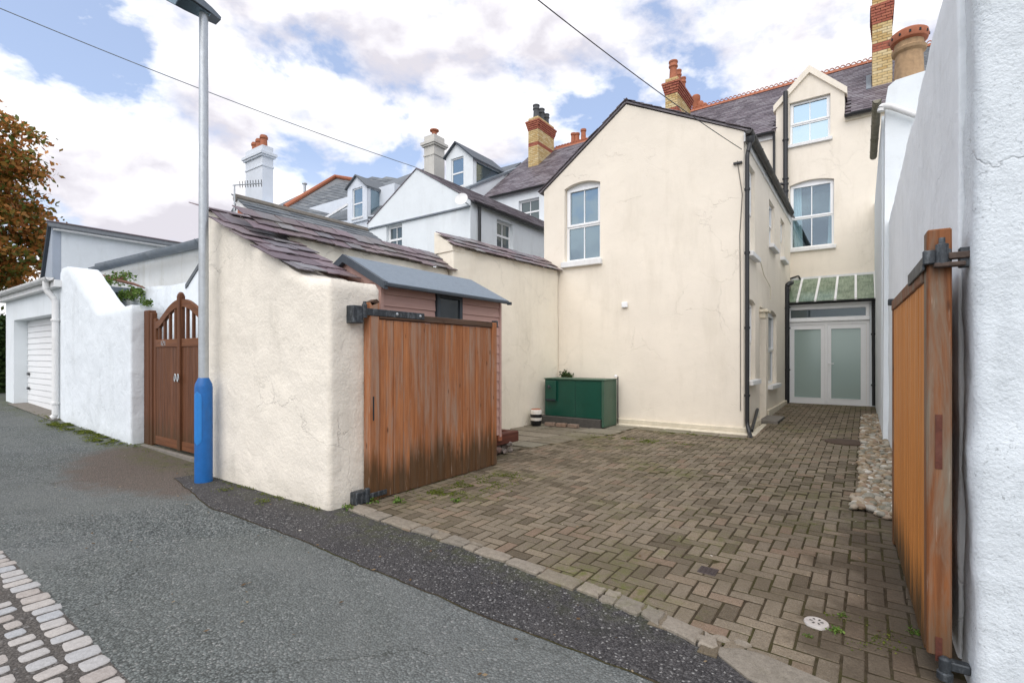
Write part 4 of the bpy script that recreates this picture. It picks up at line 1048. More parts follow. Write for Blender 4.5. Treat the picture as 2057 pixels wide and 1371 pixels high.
h5 = thing('hipped_house', (-27, 19, 0), 'far house with grey slate hipped roof and orange terracotta hips', 'house')
A_, B_, C_, D_ = onY(675, 358, 20), onY(574, 418, 16.4), onY(680, 446, 16.4), onY(730, 368, 20)
hf = MB().slab([B_, C_, D_, A_], (0, .05, -.08)).build('hip_roof', m_slategrey, h5)
u1 = (A_ - B_); al = (C_ - B_); 
def shp(c):
    q_ = proj(c); return not (q_[1] > 357 + abs(q_[0] - 675) * .0 and (q_[0] - 574) / (675 - 574) * (358 - 418) + 418 < q_[1] + 1)
nrm = al.cross(u1).normalized(); upv = nrm.cross(al).normalized()
if upv.z < 0: upv = -upv
roof_slates(hf, B_ - al.normalized() * .0, al, upv, al.length * 1.3, 5.6, .42, .30, m_slategrey, 300, 12, skip=shp)
MB().tube([B_ + V((0, -.05, .08)), A_ + V((0, -.05, .10)), D_ + V((0, -.05, .10))], .14, 8).build('hip_tiles', m_terra, h5, smooth=2)
A2, B2 = A_ + V((-.05, .1, 0)), B_ + V((-.05, .1, 0))
MB().slab([B2, onY(549, 416, 17.5), onY(660, 364, 20.4), A2], (0, .1, -.05)).build('hip_roof', m_slategrey, h5)
MB().box(B_.x + .4, B_.x + 9, 16.8, 23, 0, B_.z - .2).build('wall', m_pale, h5)
p = onY(612, 386, 18.3); MB().tube([p, p + V((0, 0, .5))], .09, 8).build('flue', m_galv, h5); 
MB().lathe(p + V((0, 0, .5)), [(.16, 0), (.16, .06), (.05, .12)], 10).build('flue_cowl', m_galv, h5)
# ---- tall white stack with three pots
h6 = thing('white_chimney_house', (-22, 12.5, 0), 'far house showing only a tall white chimney with red pots above the roofs', 'house')
y0 = 12.0; x0 = onY(493, 0, y0).x; x1 = onY(527, 0, y0).x; y1 = onX(549, 0, x1).y; zt = onY(527, 290, y0).z
c = white_stack(h6, x0, x1, y0, y1, 3.0, zt, m_pale)
for k in range(3):
    MB().lathe((x0 + .22 + k * (x1 - x0 - .4) / 2, y0 + .35 + k * (y1 - y0 - .7) / 2, zt), [(.16, 0), (.14, .32), (.18, .36), (.18, .44), (.15, .46), (.15, .5)], 14).build('chimney_pot', m_terra, c, smooth=2)
MB().box(x0 - 1.5, x1 + 1.5, y0 - .2, y1 + 2, 0, onY(527, 425, y0).z).build('wall', m_pale, h6)

# ================================================================== walls
def lumpy(name, fr, a0, a1, thick, z0, topf, mat, parent, amp=.014, step=.09, rnd=.03, rows=26, back=True, seed=0.0, topamp=.012):
    loop = []
    n = max(2, int((a1 - a0) / step)); r = min(rnd, thick * .45)
    k = max(2, int(thick / step))
    def side(ac, sg):       # from front to back round one end
        out = []
        for i in range(1, 4): t = math.pi / 2 * i / 4; out.append((ac - sg * r + sg * r * math.sin(t), -r + r * math.cos(t), sg * math.sin(t), -math.cos(t)))
        for i in range(k + 1): out.append((ac, -r - (thick - 2 * r) * i / k, sg, 0))
        for i in range(1, 4): t = math.pi / 2 * i / 4; out.append((ac - sg * r + sg * r * math.cos(t), -thick + r - r * math.sin(t), sg * math.cos(t), math.sin(t)))
        return out
    for i in range(n + 1): loop.append((a0 + r + (a1 - a0 - 2 * r) * i / n, 0.0, 0, -1))
    sd = side(a1, 1); ks = len(sd); loop += sd
    for i in range(n + 1): loop.append((a1 - r - (a1 - a0 - 2 * r) * i / n, -thick, 0, 1))
    loop += side(a0, -1)[::-1]
    m = MB(); M_ = len(loop)
    for r_ in range(rows + 1):
        t = r_ / rows
        for a, d, na, nd in loop:
            tp = topf(a) + topamp * mnoise.noise(V((a * 6, d * 6, seed + 4)))
            z = z0 + (tp - z0) * t; q = V((a * 1.0 + seed, z, d))
            k_ = amp * (mnoise.noise(q * 1.7) + .55 * mnoise.noise(q * 4.3) + .25 * mnoise.noise(q * 11))
            if t == 1: k_ -= rnd * .6
            m.v.append(tuple(fr(a + na * k_, z, d - nd * k_)))
    for r_ in range(rows):
        for i in range(M_):
            j = (i + 1) % M_; m.f.append((r_ * M_ + i, r_ * M_ + j, (r_ + 1) * M_ + j, (r_ + 1) * M_ + i))
    b0 = rows * M_; bk = lambda i: b0 + n + 1 + ks + (n - i)
    for i in range(n): m.f.append((b0 + i, b0 + i + 1, bk(i + 1), bk(i)))
    m.f.append(tuple(b0 + i for i in range(n, n + ks + 2))); m.f.append((b0,) + tuple(range(b0 + M_ - 1, bk(0) - 1, -1)))
    return m.build(name, mat, parent, smooth=2)
def prof(P):
    def f(a):
        if a <= P[0][0]: return P[0][1]
        for (x0, z0), (x1, z1) in zip(P, P[1:]):
            if a <= x1: return z0 + (z1 - z0) * (a - x0) / (x1 - x0)
        return P[-1][1]
    return f
FWY = 2.83
fwp = [(-6.75, 3.30), (-6.45, 3.19), (-6.14, 2.99), (-5.36, 2.63), (-4.75, 2.34), (-4.45, 2.21), (-4.1, 2.19)]
fwall = thing('cream_front_wall', (-5.4, 2.9, 0), 'rough cream rendered front wall with sloping slate coping beside the lamp post', 'wall')
lumpy('wall', FY(FWY), -6.75, -4.10, .60, -.1, prof(fwp), m_cream_wall, fwall, .013, .06, .05, 40)
slm = []
for t in range(4):
    bm = bmesh.new(); bmesh.ops.create_grid(bm, x_segments=4, y_segments=4, size=.5)
    rr = random.Random(40 + t)
    for v in bm.verts:
        if abs(v.co.x) > .49 or abs(v.co.y) > .49: v.co.x += rr.uniform(-.03, .03); v.co.y += rr.uniform(-.03, .03)
        v.co.z += rr.uniform(-.06, .06)
    r_ = bmesh.ops.extrude_face_region(bm, geom=bm.faces[:])
    for v in [e for e in r_['geom'] if isinstance(e, bmesh.types.BMVert)]: v.co.z -= 1
    bmesh.ops.recalc_face_normals(bm, faces=bm.faces[:])
    me = bpy.data.meshes.new('slate'); bm.to_mesh(me); bm.free(); me.materials.append(m_slate); slm.append(me)
rr = random.Random(31); mats = []
f_ = prof(fwp); x = -6.62; row = 0
while x < -4.80:
    z = f_(x); dz = (f_(x + .1) - f_(x - .1)) / .2; D = V((1, 0, dz)).normalized(); yv = V((0, 1, 0)); N = D.cross(yv); N = N if N.z > 0 else -N
    D2 = (D + N * (.06 + rr.uniform(-.015, .025))).normalized(); N2 = D2.cross(yv); N2 = N2 if N2.z > 0 else -N2
    ys_ = [2.80 + (.16 if row % 2 else 0), 3.09 + (.16 if row % 2 else 0), 3.37]
    if row % 2: ys_ = [2.83] + ys_[:2] + [3.42]
    for i, yy in enumerate(ys_):
        w_ = .285 if not (row % 2 and i in (0, 3)) else .17
        c = V((x, yy + .06, z)) + N * (.045 + row % 2 * .002 + rr.uniform(-.003, .005)) + D * rr.uniform(-.04, .04)
        yj = (yv + D * rr.uniform(-.09, .09) + N * rr.uniform(-.03, .03)).normalized()
        mats.append(basis(c, D2 * rr.uniform(.44, .52), yj * (w_ - .012), N2 * .011))
    x += .285 * D.x; row += 1
pieces(fwall, 'slate', slm, mats, 300, None, 6)

bwall = thing('cream_boundary_wall', (-6, 6, 0), 'cream rendered garden boundary wall with stepped slate coping behind the shed', 'wall')
BX = -5.8
m_cb = plaster('cream_garden_render', (.91, .84, .70), (.45, .40, .30), .28, .25, .30, 30, .18, .15, 1.4)
lumpy('wall', FX(BX), 3.44, 6.34, .42, -.1, lambda a: 2.93, m_cb, bwall, .010, .12, .03, 24)
B0, B1 = V((-5.72, 6.345, 0)), V((-5.47, 9.49, 0)); ba = (B1 - B0).normalized(); bn = V((ba.y, -ba.x, 0)); bl_ = (B1 - B0).length
frb = Fr(B0, ba, bn)
lumpy('wall', frb, 0, bl_ - .01, .45, -.1, lambda a: 3.32, m_cb, bwall, .010, .12, .03, 26, seed=4)
MB().slab([frb(-.012, 3.25, -.46), frb(-.012, 3.25, .0), frb(-.012, 3.33, 0), frb(-.012, 3.63, -.46)], ba * .3).build('wall_end', m_cb, bwall)
MB().slab([frb(.29, 3.3, -.44), frb(bl_ - .02, 3.3, -.44), frb(bl_ - .02, 3.62, -.44), frb(.29, 3.62, -.44)], bn * .05).build('wall_back', m_cb, bwall)
MB().slab([(BX - .41, 3.5, 2.9), (BX - .41, 6.32, 2.9), (BX - .41, 6.32, 3.2), (BX - .41, 3.5, 3.2)], (.05, 0, 0)).build('wall_back', m_cb, bwall)
mats = []; rr = random.Random(77)
fra = Fr((BX, 0, 0), (0, 1, 0), (1, 0, 0))
for (fq, ya, yb, zf, zb_, xf, xb) in ((fra, 2.95, 6.42, 2.91, 3.26, .07, -.44), (frb, -.045, bl_ - .0, 3.30, 3.66, .07, -.48)):
    U = fq.n * (xb - xf) + V((0, 0, zb_ - zf)); L = U.length; U.normalize(); A = fq.a.copy(); N = A.cross(U); N = N if N.z > 0 else -N
    for r_ in range(3):
        y = ya + (.12 if r_ % 2 else 0)
        while y < yb - .04:
            w_ = min(rr.uniform(.24, .31), yb - y); tl = (U - N * .08).normalized(); N2 = A.cross(tl); N2 = N2 if N2.z > 0 else -N2
            c = fq(y + w_ / 2, zf, xf) + U * (.12 + r_ * .17 + rr.uniform(-.025, .025)) + N * (.03 + r_ * .005 + rr.uniform(-.003, .006))
            A2 = (A + N * rr.uniform(-.03, .03) + U * rr.uniform(-.06, .06)).normalized()
            mats.append(basis(c, A2 * (w_ - .012), tl * rr.uniform(.25, .31), N2 * .011)); y += w_
pieces(bwall, 'slate', slm, mats, 300, None, 7)

# ---- tall white wall on the right
rwall = thing('tall_white_wall', (.6, 3.2, 0), 'tall white roughcast wall at the right edge behind the orange gate', 'wall')
P0, P1 = V((.38, 2.95, 0)), V((.20, 15.19, 0)); A_ = (P1 - P0).normalized(); N_ = V((-A_.y, A_.x, 0))
fr_r = Fr(P0, A_, N_)
lumpy('side_face', fr_r, .345, (P1 - P0).length, .35, -.15, lambda a: 3.60 - .012 * a, m_tall, rwall, .010, .15, .01, 40)
m_side = m_white_wall
frr = FY(2.945)
lumpy('street_face', frr, .385, 5.0, .33, -.15, lambda a: 3.9, m_rough, rwall, .018, .05, .05, 90, seed=9)

# ---- white wing behind the tall wall
nb = thing('white_wing_house', (2, 12, 0), 'white neighbouring wing with mossy gutter seen above the tall white wall', 'house')
g_ = [onY(u_, v_, 9.6) for u_, v_ in ((1781, 330), (1781, 205), (1784, 174), (1799, 161), (1852, 144), (1880, 136))]
xL = .215
pts = [(xL, 0), (3.8, 0), (3.8, 5.9), (g_[5].x, g_[5].z), (g_[4].x, g_[4].z), (g_[3].x, g_[3].z), (g_[2].x, g_[2].z), (xL + .03, g_[1].z)]
panel('gable_wall', FY(9.6), pts, [], .75, m_white, nb)
MB().slab([(xL, 10.351, 0), (xL - .03, 16.19, 0), (xL - .03, 16.19, 5.45), (xL, 10.351, 5.45)], (.3, 0, 0)).build('side_wall', m_white, nb)
m_mossg = plain('mossy_gutter', (.30, .28, .22), .85, 0, .3, 14, .3, .2, (.10, .09, .03), .7)
gutter(nb, (.14, 9.52, 5.40), (.12, 12.2, 5.40), .06, m_mossg, (-1, 0, 0), 4)
pipe(nb, 'gutter_pipe', bend([onY(1769, 224, 9.5), onY(1771, 213, 9.5), onY(1790, 214, 9.5), onY(1842, 232, 9.5)], .05), .045, m_sill)
p = onY(1826, 158, 9.95); q_ = onY(1826, 68, 9.95); h_ = q_.z - p.z
pot = MB().lathe((p.x, 9.95, p.z - .12), [(.21, 0), (.19, .12), (.175, h_ * .70), (.215, h_ * .74), (.225, h_ * .80), (.19, h_ * .84), (.185, h_ * .98), (.16, h_ * .98)], 24).build('chimney_pot', m_potbuff, nb, smooth=2)
MB().lathe((p.x, 9.95, p.z - .12 + h_ * .98), [(.12, -.05), (.235, .0), (.25, .06), (.24, .12), (.20, .15), (.12, .15), (.10, .02)], 24).build('pot_rim', m_terra, pot, smooth=2)
for k in range(12):
    a = k * math.pi / 6; c = V((p.x + .238 * math.cos(a), 9.95 + .238 * math.sin(a), p.z - .12 + h_ * .98 + .055))
    MB().lathe(c, [(.018, -.018), (.018, .018)], 8).build('vent_hole', m_room, pot)
nroof = MB().slab([(.86, MY - .12, 7.92), (6, MY - .12, 7.92), (6, RY, RZ), (.86, RY, RZ)], (0, .05, -.06)).build('main_roof', m_slategrey, nb)
roof_slates(nroof, (.86, MY - .12, 7.93), (1, 0, 0), up, 2.2, lu, .27, .155, m_slategrey, 300, 15)
panel('main_wall', FY(MY), [(.86, 0), (6, 0), (6, 7.95), (.86, 7.95)], [], .3, m_white, nb)
ridge(nroof, .9, 3.0, RY, RZ)
MB().slab([(.86, RY, RZ), (6, RY, RZ), (6, 23, 8), (.86, 23, 8)], (0, -.05, -.06)).build('rear_roof', m_slategrey, nb)

# ================================================================== driveway gates
def plank_mesh(w, h, th, mat, seed):
    m = MB().box(-w / 2, w / 2, -th / 2, th / 2, 0, h); me = m.mesh('plank', mat); bm = bmesh.new(); bm.from_mesh(me)
    e = [e for e in bm.edges if abs(e.verts[0].co.z - e.verts[1].co.z) > .1]
    bmesh.ops.bevel(bm, geom=e, offset=.006, segments=1, affect='EDGES'); bm.to_mesh(me); bm.free(); return me
GLX = -4.0
lg = thing('wooden_driveway_gate', (GLX - .03, 3.25, 0), 'weathered brown plank gate leaf folded back beside the cream wall', 'gate', 'open driveway gates')
fl = FX(GLX)
y = 3.33; rr = random.Random(14); k = 0
while y < 5.16:
    w_ = rr.choice([.095, .105, .12, .13]); w_ = min(w_, 5.19 - y)
    me = plank_mesh(w_ - .004, 1.80 + rr.uniform(-.004, .004), .022, m_wl, k)
    put(bpy.data.objects.new('plank', me), Matrix.Translation((GLX - .012 + rr.uniform(-.0025, .0025), y + w_ / 2, .025 + rr.uniform(0, .008))) @ Matrix.Rotation(R(90), 4, 'Z'), lg); y += w_; k += 1
MB().box(GLX - .085, GLX + .012, 3.21, 3.33, .0, 1.995).build('hinge_stile', m_wl, lg, bev=.006)
MB().slab([(GLX - .085, 3.21, 1.993), (GLX + .012, 3.21, 1.993), (GLX + .012, 3.30, 2.03), (GLX - .085, 3.30, 2.03)], (0, .03, -.03)).build('stile_cap', m_wlrail, lg)
MB().box(GLX - .085, GLX + .010, 5.19, 5.29, .03, 1.90).build('meeting_stile', m_wl, lg, bev=.006)
MB().box(GLX - .07, GLX + .004, 5.275, 5.325, 1.84, 1.93).build('latch_plate', m_iron, lg, bev=.005)
MB().box(GLX - .085, GLX + .016, 3.331, 5.188, 1.835, 1.905).build('top_rail', m_wlrail, lg, bev=.006)
for z in (.2, .95, 1.6): MB().box(GLX - .085, GLX - .026, 3.331, 5.188, z, z + .12).build('back_rail', m_wl, lg)
MB().box(GLX + .013, GLX + .022, 3.15, 3.95, 1.86, 1.93).build('hinge_strap', m_iron, lg, bev=.004)
MB().lathe((GLX + .0, 3.155, 1.835), [(.026, 0), (.026, .13), (.016, .14), (.016, .16)], 12).build('hinge_knuckle', m_iron, lg, smooth=2)
MB().box(-4.11, GLX + .005, 3.02, 3.14, 1.78, 1.95).build('hinge_bracket', m_iron, lg, bev=.006)
for yy in (3.55, 3.88): MB().lathe((0, 0, 0), [(.016, 0), (.016, .006), (.008, .012), (.001, .013)], 10).build('bolt', m_galv, lg, smooth=2); b_ = COL.objects[-1]; b_.matrix_basis = Matrix.Translation((GLX + .022, yy, 1.895)) @ Matrix.Rotation(R(90), 4, 'Y'); W[b_] = b_.matrix_basis
MB().box(-4.11, GLX + .0, 3.06, 3.2, .02, .14).build('hinge_bracket', m_iron, lg, bev=.006)
MB().lathe((GLX + .01, 3.18, .03), [(.026, 0), (.026, .13), (.016, .14)], 12).build('hinge_knuckle', m_iron, lg, smooth=2)
MB().box(GLX + .013, GLX + .021, 3.18, 3.42, .06, .11).build('hinge_strap', m_iron, lg, bev=.004)
MB().box(GLX + .0125, GLX + .014, 3.245, 3.262, .82, 1.06).build('mortise_slot', m_room, lg)

G0, G1 = V((.233, 3.03, 0)), V((.172, 4.95, 0)); ga = (G1 - G0).normalized(); gn = V((-ga.y, ga.x, 0)); gl_ = (G1 - G0).length
frg = Fr(G0, ga, gn); rot = Matrix.Rotation(math.atan2(ga.y, ga.x), 4, 'Z')
rg = thing('wooden_driveway_gate', tuple(G0), 'orange stained plank gate leaf folded against the tall white wall', 'gate', 'open driveway gates')
a = .11; k = 0; rr = random.Random(19)
while a < gl_ - .09:
    w_ = min(.108, gl_ - .085 - a); me = plank_mesh(w_ - .003, 1.78, .022, m_wr, k)
    put(bpy.data.objects.new('plank', me), Matrix.Translation(frg(a + w_ / 2, .04 + rr.uniform(0, .006), -.014 + rr.uniform(-.0015, .0015))) @ rot, rg); a += w_; k += 1
MB().fbox(frg, 0, .108, -.09, .0, .07, 2.05).build('hinge_stile', m_wrpost, rg, bev=.007)
MB().fbox(frg, gl_ - .083, gl_, -.095, .004, .0, 1.86).build('meeting_stile', m_wrpost, rg, bev=.006)
MB().fbox(frg, gl_ - .03, gl_ + .02, -.05, .03, 1.86, 1.91).build('latch_plate', m_iron, rg, bev=.006)
MB().fbox(frg, .109, gl_ - .001, -.095, .008, 1.815, 1.895).build('top_rail', m_wrpost, rg, bev=.006)
for z in (.2, .95, 1.6): MB().fbox(frg, .109, gl_ - .084, -.095, -.03, z, z + .12).build('back_rail', m_wrpost, rg)
MB().fbox(frg, -.012, .62, .009, .018, 1.86, 1.925).build('hinge_strap', m_iron, rg, bev=.004)
MB().fbox(frg, -.026, -.004, -.085, .018, 1.885, 1.95).build('hinge_band', m_iron, rg, bev=.005)
kx = frg(-.03, 1.88, -.05)
MB().lathe(kx, [(.024, -.005), (.024, .09), (.012, .095), (.012, .12)], 14).build('hinge_knuckle', m_iron, rg, smooth=2)
MB().fbox(frg, -.055, -.012, -.13, -.02, 1.865, 1.885).fbox(frg, -.04, .0, -.16, -.07, 1.90, 1.93).build('hinge_bracket', plain('rusty_bracket', (.10, .07, .055), .7, .2, .4, 40, .4, .4, (.03, .035, .045), .6), rg, bev=.004)
MB().fbox(frg, -.03, .01, -.15, -.11, 1.86, 1.95).build('wall_plate', m_iron, rg, bev=.004)
for z0, z1 in ((.94, 1.19), (.05, .16)): MB().fbox(frg, -.004, .002, -.055, -.03, z0, z1).build('mortise_slot', m_beam, rg)
kx = frg(-.03, .02, -.06)
MB().lathe(kx, [(.03, -.03), (.03, .0), (.022, .005), (.022, .06), (.012, .07)], 14).build('hinge_knuckle', m_iron, rg, smooth=2)
MB().fbox(frg, -.03, .02, -.15, -.05, .03, .07).build('hinge_bracket', m_iron, rg, bev=.005)

# ================================================================== shed
SX, SY0, SY1, SXL = -4.3, 3.60, 5.80, -5.45
shed = thing('garden_shed', (-4.85, 4.7, .3), 'small pink painted shed with grey felt roof behind the brown gate', 'shed')
zt, zr, xr_ = 2.27, 2.56, -4.86
n = 15; z0 = .33; bh = (zt - z0) / n
rr = random.Random(3)
MB().box(SXL + .03, SX - .022, SY0 + .03, SY1 - .02, z0, zt - .01).build('carcass', m_pink, shed)
win = (onX(876, 600, SX), onX(927, 600, SX)); wz0, wz1 = 1.72, onX(900, 592, SX).z
for k in range(n):
    za = z0 + k * bh; zb_ = za + bh
    segs = [(SY0 + .045, SY1 - .045)]
    if zb_ > wz0 and za < wz1: segs = [(SY0 + .045, win[0].y - .01), (win[1].y + .01, SY1 - .045)]
    for a, b in segs:
        MB().hexa([(SX - .02, a, za), (SX + .002, a, za), (SX + .002, b, za), (SX - .02, b, za), (SX - .02, a, zb_ - .004), (SX - .010, a, zb_ - .004), (SX - .010, b, zb_ - .004), (SX - .02, b, zb_ - .004)]).build('cladding_board', m_pink, shed)
    MB().hexa([(SXL, SY0, za), (SX - .022, SY0, za), (SX - .022, SY0 + .02, za), (SXL, SY0 + .02, za), (SXL, SY0 + .01, zb_ - .004), (SX - .022, SY0 + .01, zb_ - .004), (SX - .022, SY0 + .02, zb_ - .004), (SXL, SY0 + .02, zb_ - .004)]).build('cladding_board', m_pink, shed)
panel('gable_end', FY(SY0), [(SXL, zt - .003), (SX - .0, zt - .003), (xr_, zr)], [], .03, m_pink, shed)
panel('gable_end', FY(SY1), [(SXL, zt - .003), (SX - .0, zt - .003), (xr_, zr)], [], .03, m_pink, shed)
for yy in (SY0, SY1 - .044): MB().box(SX - .02, SX + .012, yy, yy + .044, z0 - .03, zt).build('corner_trim', m_pink, shed, bev=.003)
wn_ = MB()
wy0, wy1 = win[0].y, win[1].y
for a, b, c, d in ((wy0, wy0 + .05, wz0, wz1), (wy1 - .05, wy1, wz0, wz1), (wy0 + .05, wy1 - .05, wz1 - .05, wz1), (wy0 + .05, wy1 - .05, wz0, wz0 + .05)): wn_.box(SX - .02, SX + .022, a, b, c, d)
sw = wn_.build('window', m_trim, shed)
MB().box(SX - .01, SX + .002, wy0 + .05, wy1 - .05, wz0 + .05, wz1 - .05).build('pane', m_shedglass, sw)
ra, rb = SY0 - .06, SY1 - .02
rs = MB().slab([(SX + .14, ra, zt - .055), (SX + .14, rb, zt - .055), (xr_, rb, zr + .02), (xr_, ra, zr + .02)], (.01, 0, .03)).build('roof', m_felt, shed)
MB().slab([(SXL - .12, ra, zt - .055), (SXL - .12, rb, zt - .055), (xr_, rb, zr + .02), (xr_, ra, zr + .02)], (-.01, 0, .03)).build('roof', m_felt, shed)
MB().box(SX + .135, SX + .16, ra - .01, rb + .01, zt - .072, zt - .03).build('eaves_trim', m_trim, rs, bev=.008)
for s_, xe in ((1, SX + .15), (-1, SXL - .13)):
    MB().slab([(xe, ra - .015, zt - .10), (xe, ra - .015, zt - .02), (xr_, ra - .015, zr + .06), (xr_, ra - .015, zr - .03)], (0, .05, 0)).build('barge_trim', m_trim, rs)
MB().box(SX + .12, SX + .17, rb, rb + .05, zt - .08, zt - .04).build('gutter_end', m_trim, rs)
for u_, v_ in ((822, 560), (735, 521)):
    pass
# sleeper base and rubble
base = thing('sleeper_base', (-4.5, 5.6, 0), 'red brown timber sleeper base under the pink shed', 'timber base')
MB().box(-4.46, -4.33, 3.75, 6.30, .165, .325).build('sleeper', m_beam, base, bev=.012)
MB().box(-5.55, -4.461, 6.17, 6.29, .165, .325).build('sleeper', m_beam, base, bev=.012)
MB().box(-5.55, -4.461, 3.75, 6.169, .17, .30).build('fill', m_soil, base)
MB().box(-4.34, -4.30, 5.74, 5.83, .24, .33).build('block', m_terra, base, bev=.004)
rub = thing('rubble_footing', (-4.45, 5.8, 0), 'rough rubble stones propping the sleeper beside the brown gate', 'stones')
rr = random.Random(9)
for k in range(34):
    s_ = rr.uniform(.035, .075)
    M = Matrix.Translation((rr.uniform(-4.5, -4.36), rr.uniform(4.9, 6.12), rr.uniform(.02, .13) + .02)) @ Matrix.Rotation(rr.uniform(0, 6), 4, 'Z') @ Matrix.Diagonal((s_ * 1.2, s_, s_ * .8, 1))
    bm = bmesh.new(); bmesh.ops.create_icosphere(bm, subdivisions=1, radius=1)
    for v in bm.verts: v.co *= 1 + rr.uniform(-.25, .2)
    me = bpy.data.meshes.new('stone'); bm.to_mesh(me); bm.free(); me.materials.append(m_rubble); put(bpy.data.objects.new('stone', me), M, rub)
MB().box(-5.5, -4.5, 3.9, 6.1, -.02, .164).build('core', m_concdark, rub)

# ================================================================== oil tank, pot, bricks
TX0, TX1, TY0, TY1 = -5.40, -4.12, 8.80, 9.36
zg = G(-4.7, 9)
plinth = MB().box(TX0 - .06, TX1 - .02, TY0 - .04, TY1 - .0, 0, zg + .18).build('tank_plinth', m_concdark, None, bev=.015)
tag(plinth, 'dark concrete plinth carrying the green tank', 'plinth')
tank = thing('oil_tank', (-4.76, 9.1, zg + .18), 'dark green steel oil tank against the cream house', 'oil tank')
zb_, zt_ = zg + .183, 1.00
MB().box(TX0, TX1 - .002, TY0, TY1, zb_, zt_ - .012).build('body', m_green, tank, bev=.008, seg=2)
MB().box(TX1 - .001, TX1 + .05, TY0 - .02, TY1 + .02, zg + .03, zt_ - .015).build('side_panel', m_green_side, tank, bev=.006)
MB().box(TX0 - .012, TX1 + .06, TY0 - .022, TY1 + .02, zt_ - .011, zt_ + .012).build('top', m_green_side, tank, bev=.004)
MB().box(TX0 + .70, TX0 + .705, TY0 - .004, TY0 + .002, zb_ + .01, zt_ - .03).build('seam', m_room, tank)
MB().box(TX0 + .05, TX0 + .29, TY0 - .05, TY0 - .001, zb_ + .30, zt_ - .04).build('fill_box', m_green, tank, bev=.006)
MB().box(TX0 + .05, TX0 + .28, TY0 - .075, TY0 - .051, zb_ + .31, zb_ + .345).build('fill_box_lip', m_room, tank, bev=.004)
o = MB().tube([(TX0 + .13, TY0 - .05, zt_ - .15), (TX0 + .14, TY0 - .10, zt_ - .16)], .026, 12).build('filler_cap', m_iron, tank, smooth=2)
MB().tube([(TX0 + .15, TY0 - .09, zt_ - .15), (TX0 + .20, TY0 - .09, zt_ - .17)], .010, 8).build('cap_lever', m_iron, tank)
MB().tube([(TX1 + .09, TY1 - .02, zg + .05), (TX1 + .09, TY1 - .02, zt_ + .05), (TX1 + .06, TY1 - .05, zt_ + .07)], .012, 8).build('vent_pipe', m_black, tank)
MB().lathe((TX1 + .06, TY1 - .05, zt_ + .04), [(.03, 0), (.035, .02), (.02, .05)], 10).build('vent_cap', m_sill, tank)
p = onZ(1076, 855, zg - .02); p.x = max(p.x, -5.66); py = 8.62
py = 8.40; pt = thing('striped_pot', (-5.36, py, zg), 'small black and white banded pot in front of the tank corner', 'plant pot')
pz = zg + .02; m_potw = plain('white_band', (.72, .68, .62), .6); m_potb = plain('black_band', (.012, .012, .014), .4); c = (-5.36, py, pz)
MB().lathe(c, [(.085, 0), (.10, .02), (.112, .10)], 20).build('base_band', m_potb, pt, smooth=2)
MB().lathe(c, [(.113, .1005), (.118, .16)], 20).build('white_band', m_potw, pt, smooth=2)
MB().lathe(c, [(.116, .1605), (.116, .225)], 20).build('black_band', m_potb, pt, smooth=2)
MB().lathe(c, [(.118, .2255), (.118, .29), (.10, .315)], 20).build('white_band', m_potw, pt, smooth=2)
MB().lathe(c, [(.098, .3155), (.098, .325), (.02, .335)], 20).build('lid', m_terra, pt, smooth=2)
for k, (u_, v_, a, lb) in enumerate(((1098, 858, .25, 'leftmost loose brick in front of the tank plinth, touching the pot'), (1112, 860, .12, 'middle loose brick lying before the tank plinth'), (1137, 863, -.1, 'grey right-hand loose brick before the tank plinth'))):
    p = onZ(u_, v_, zg + .02)
    o = bpy.data.objects.new('loose_brick', MB().box(-.105, .105, -.05, .05, 0, .065).mesh('loose_brick', m_brickloose, bev=.004))
    put(o, Matrix.Translation((-5.13 + k * .25, 8.56 + .02 * k, G(-5.2, 8.6) + .02)) @ Matrix.Rotation(a, 4, 'Z')); tag(o, lb, 'brick', 'loose bricks')

# ================================================================== left side of the alley
ww_ = thing('white_alley_wall', (-11.5, 3.1, .1), 'white rendered alley wall dipping down beside the arched wooden gate', 'wall')
zz_ = lambda u_, v_: onY(u_, v_, 3.0)
lp_ = [zz_(*q_) for q_ in ((126, 538), (136, 534), (160, 570), (180, 602), (198, 627), (225, 622), (262, 611), (290, 609))]
lumpy('wall', FY(3.0), -13.42, -9.62, .50, -.05, prof([(q_.x, q_.z) for q_ in lp_]), m_white_wall, ww_, .012, .10, .04, 36, seed=2)
gar = thing('garage', (-15.5, 4, .2), 'white garage with sectional up-and-over door at the far left', 'garage')
GYF = 3.02
gj0, gj1, gzt = -17.5, -13.95, 2.36
panel('front_wall', FY(GYF), [(-18.35, 0), (-13.43, 0), (-13.43, 2.86), (-18.35, 2.86)], [rect(gj0, gj1, .14, gzt)], .30, m_white, gar)
MB().box(-18.35, -18.05, GYF + .301, 6, 0, 2.86).build('side_wall', m_greyrend, gar)
n = 15; rr = random.Random(1)
dh = (gzt - .24) / n
for k in range(n):
    z0 = .22 + k * dh
    MB().hexa([(gj0 + .01, GYF + .25, z0), (gj1 - .01, GYF + .25, z0 - .04 * 0), (gj1 - .01, GYF + .28, z0), (gj0 + .01, GYF + .28, z0), (gj0 + .01, GYF + .262, z0 + dh - .012), (gj1 - .01, GYF + .262, z0 + dh - .012), (gj1 - .01, GYF + .28, z0 + dh - .012), (gj0 + .01, GYF + .28, z0 + dh - .012)]).build('door_panel', m_upvc, gar, bev=0)
MB().box(gj0 + .005, gj1 - .005, GYF + .281, GYF + .297, .14, gzt).build('door_back', m_upvc, gar)
for z in (.98, .62): MB().box(gj0 + .10, gj0 + .25, GYF + .215, GYF + .248, z, z + .06).build('handle', m_black, gar)
MB().box(-18.6, -13.3, GYF - .14, GYF + .05, 2.862, 3.0).build('fascia', m_sill, gar)
MB().box(-18.6, -13.43, GYF + .051, 6, 2.862, 2.98).build('roof', m_felt, gar)
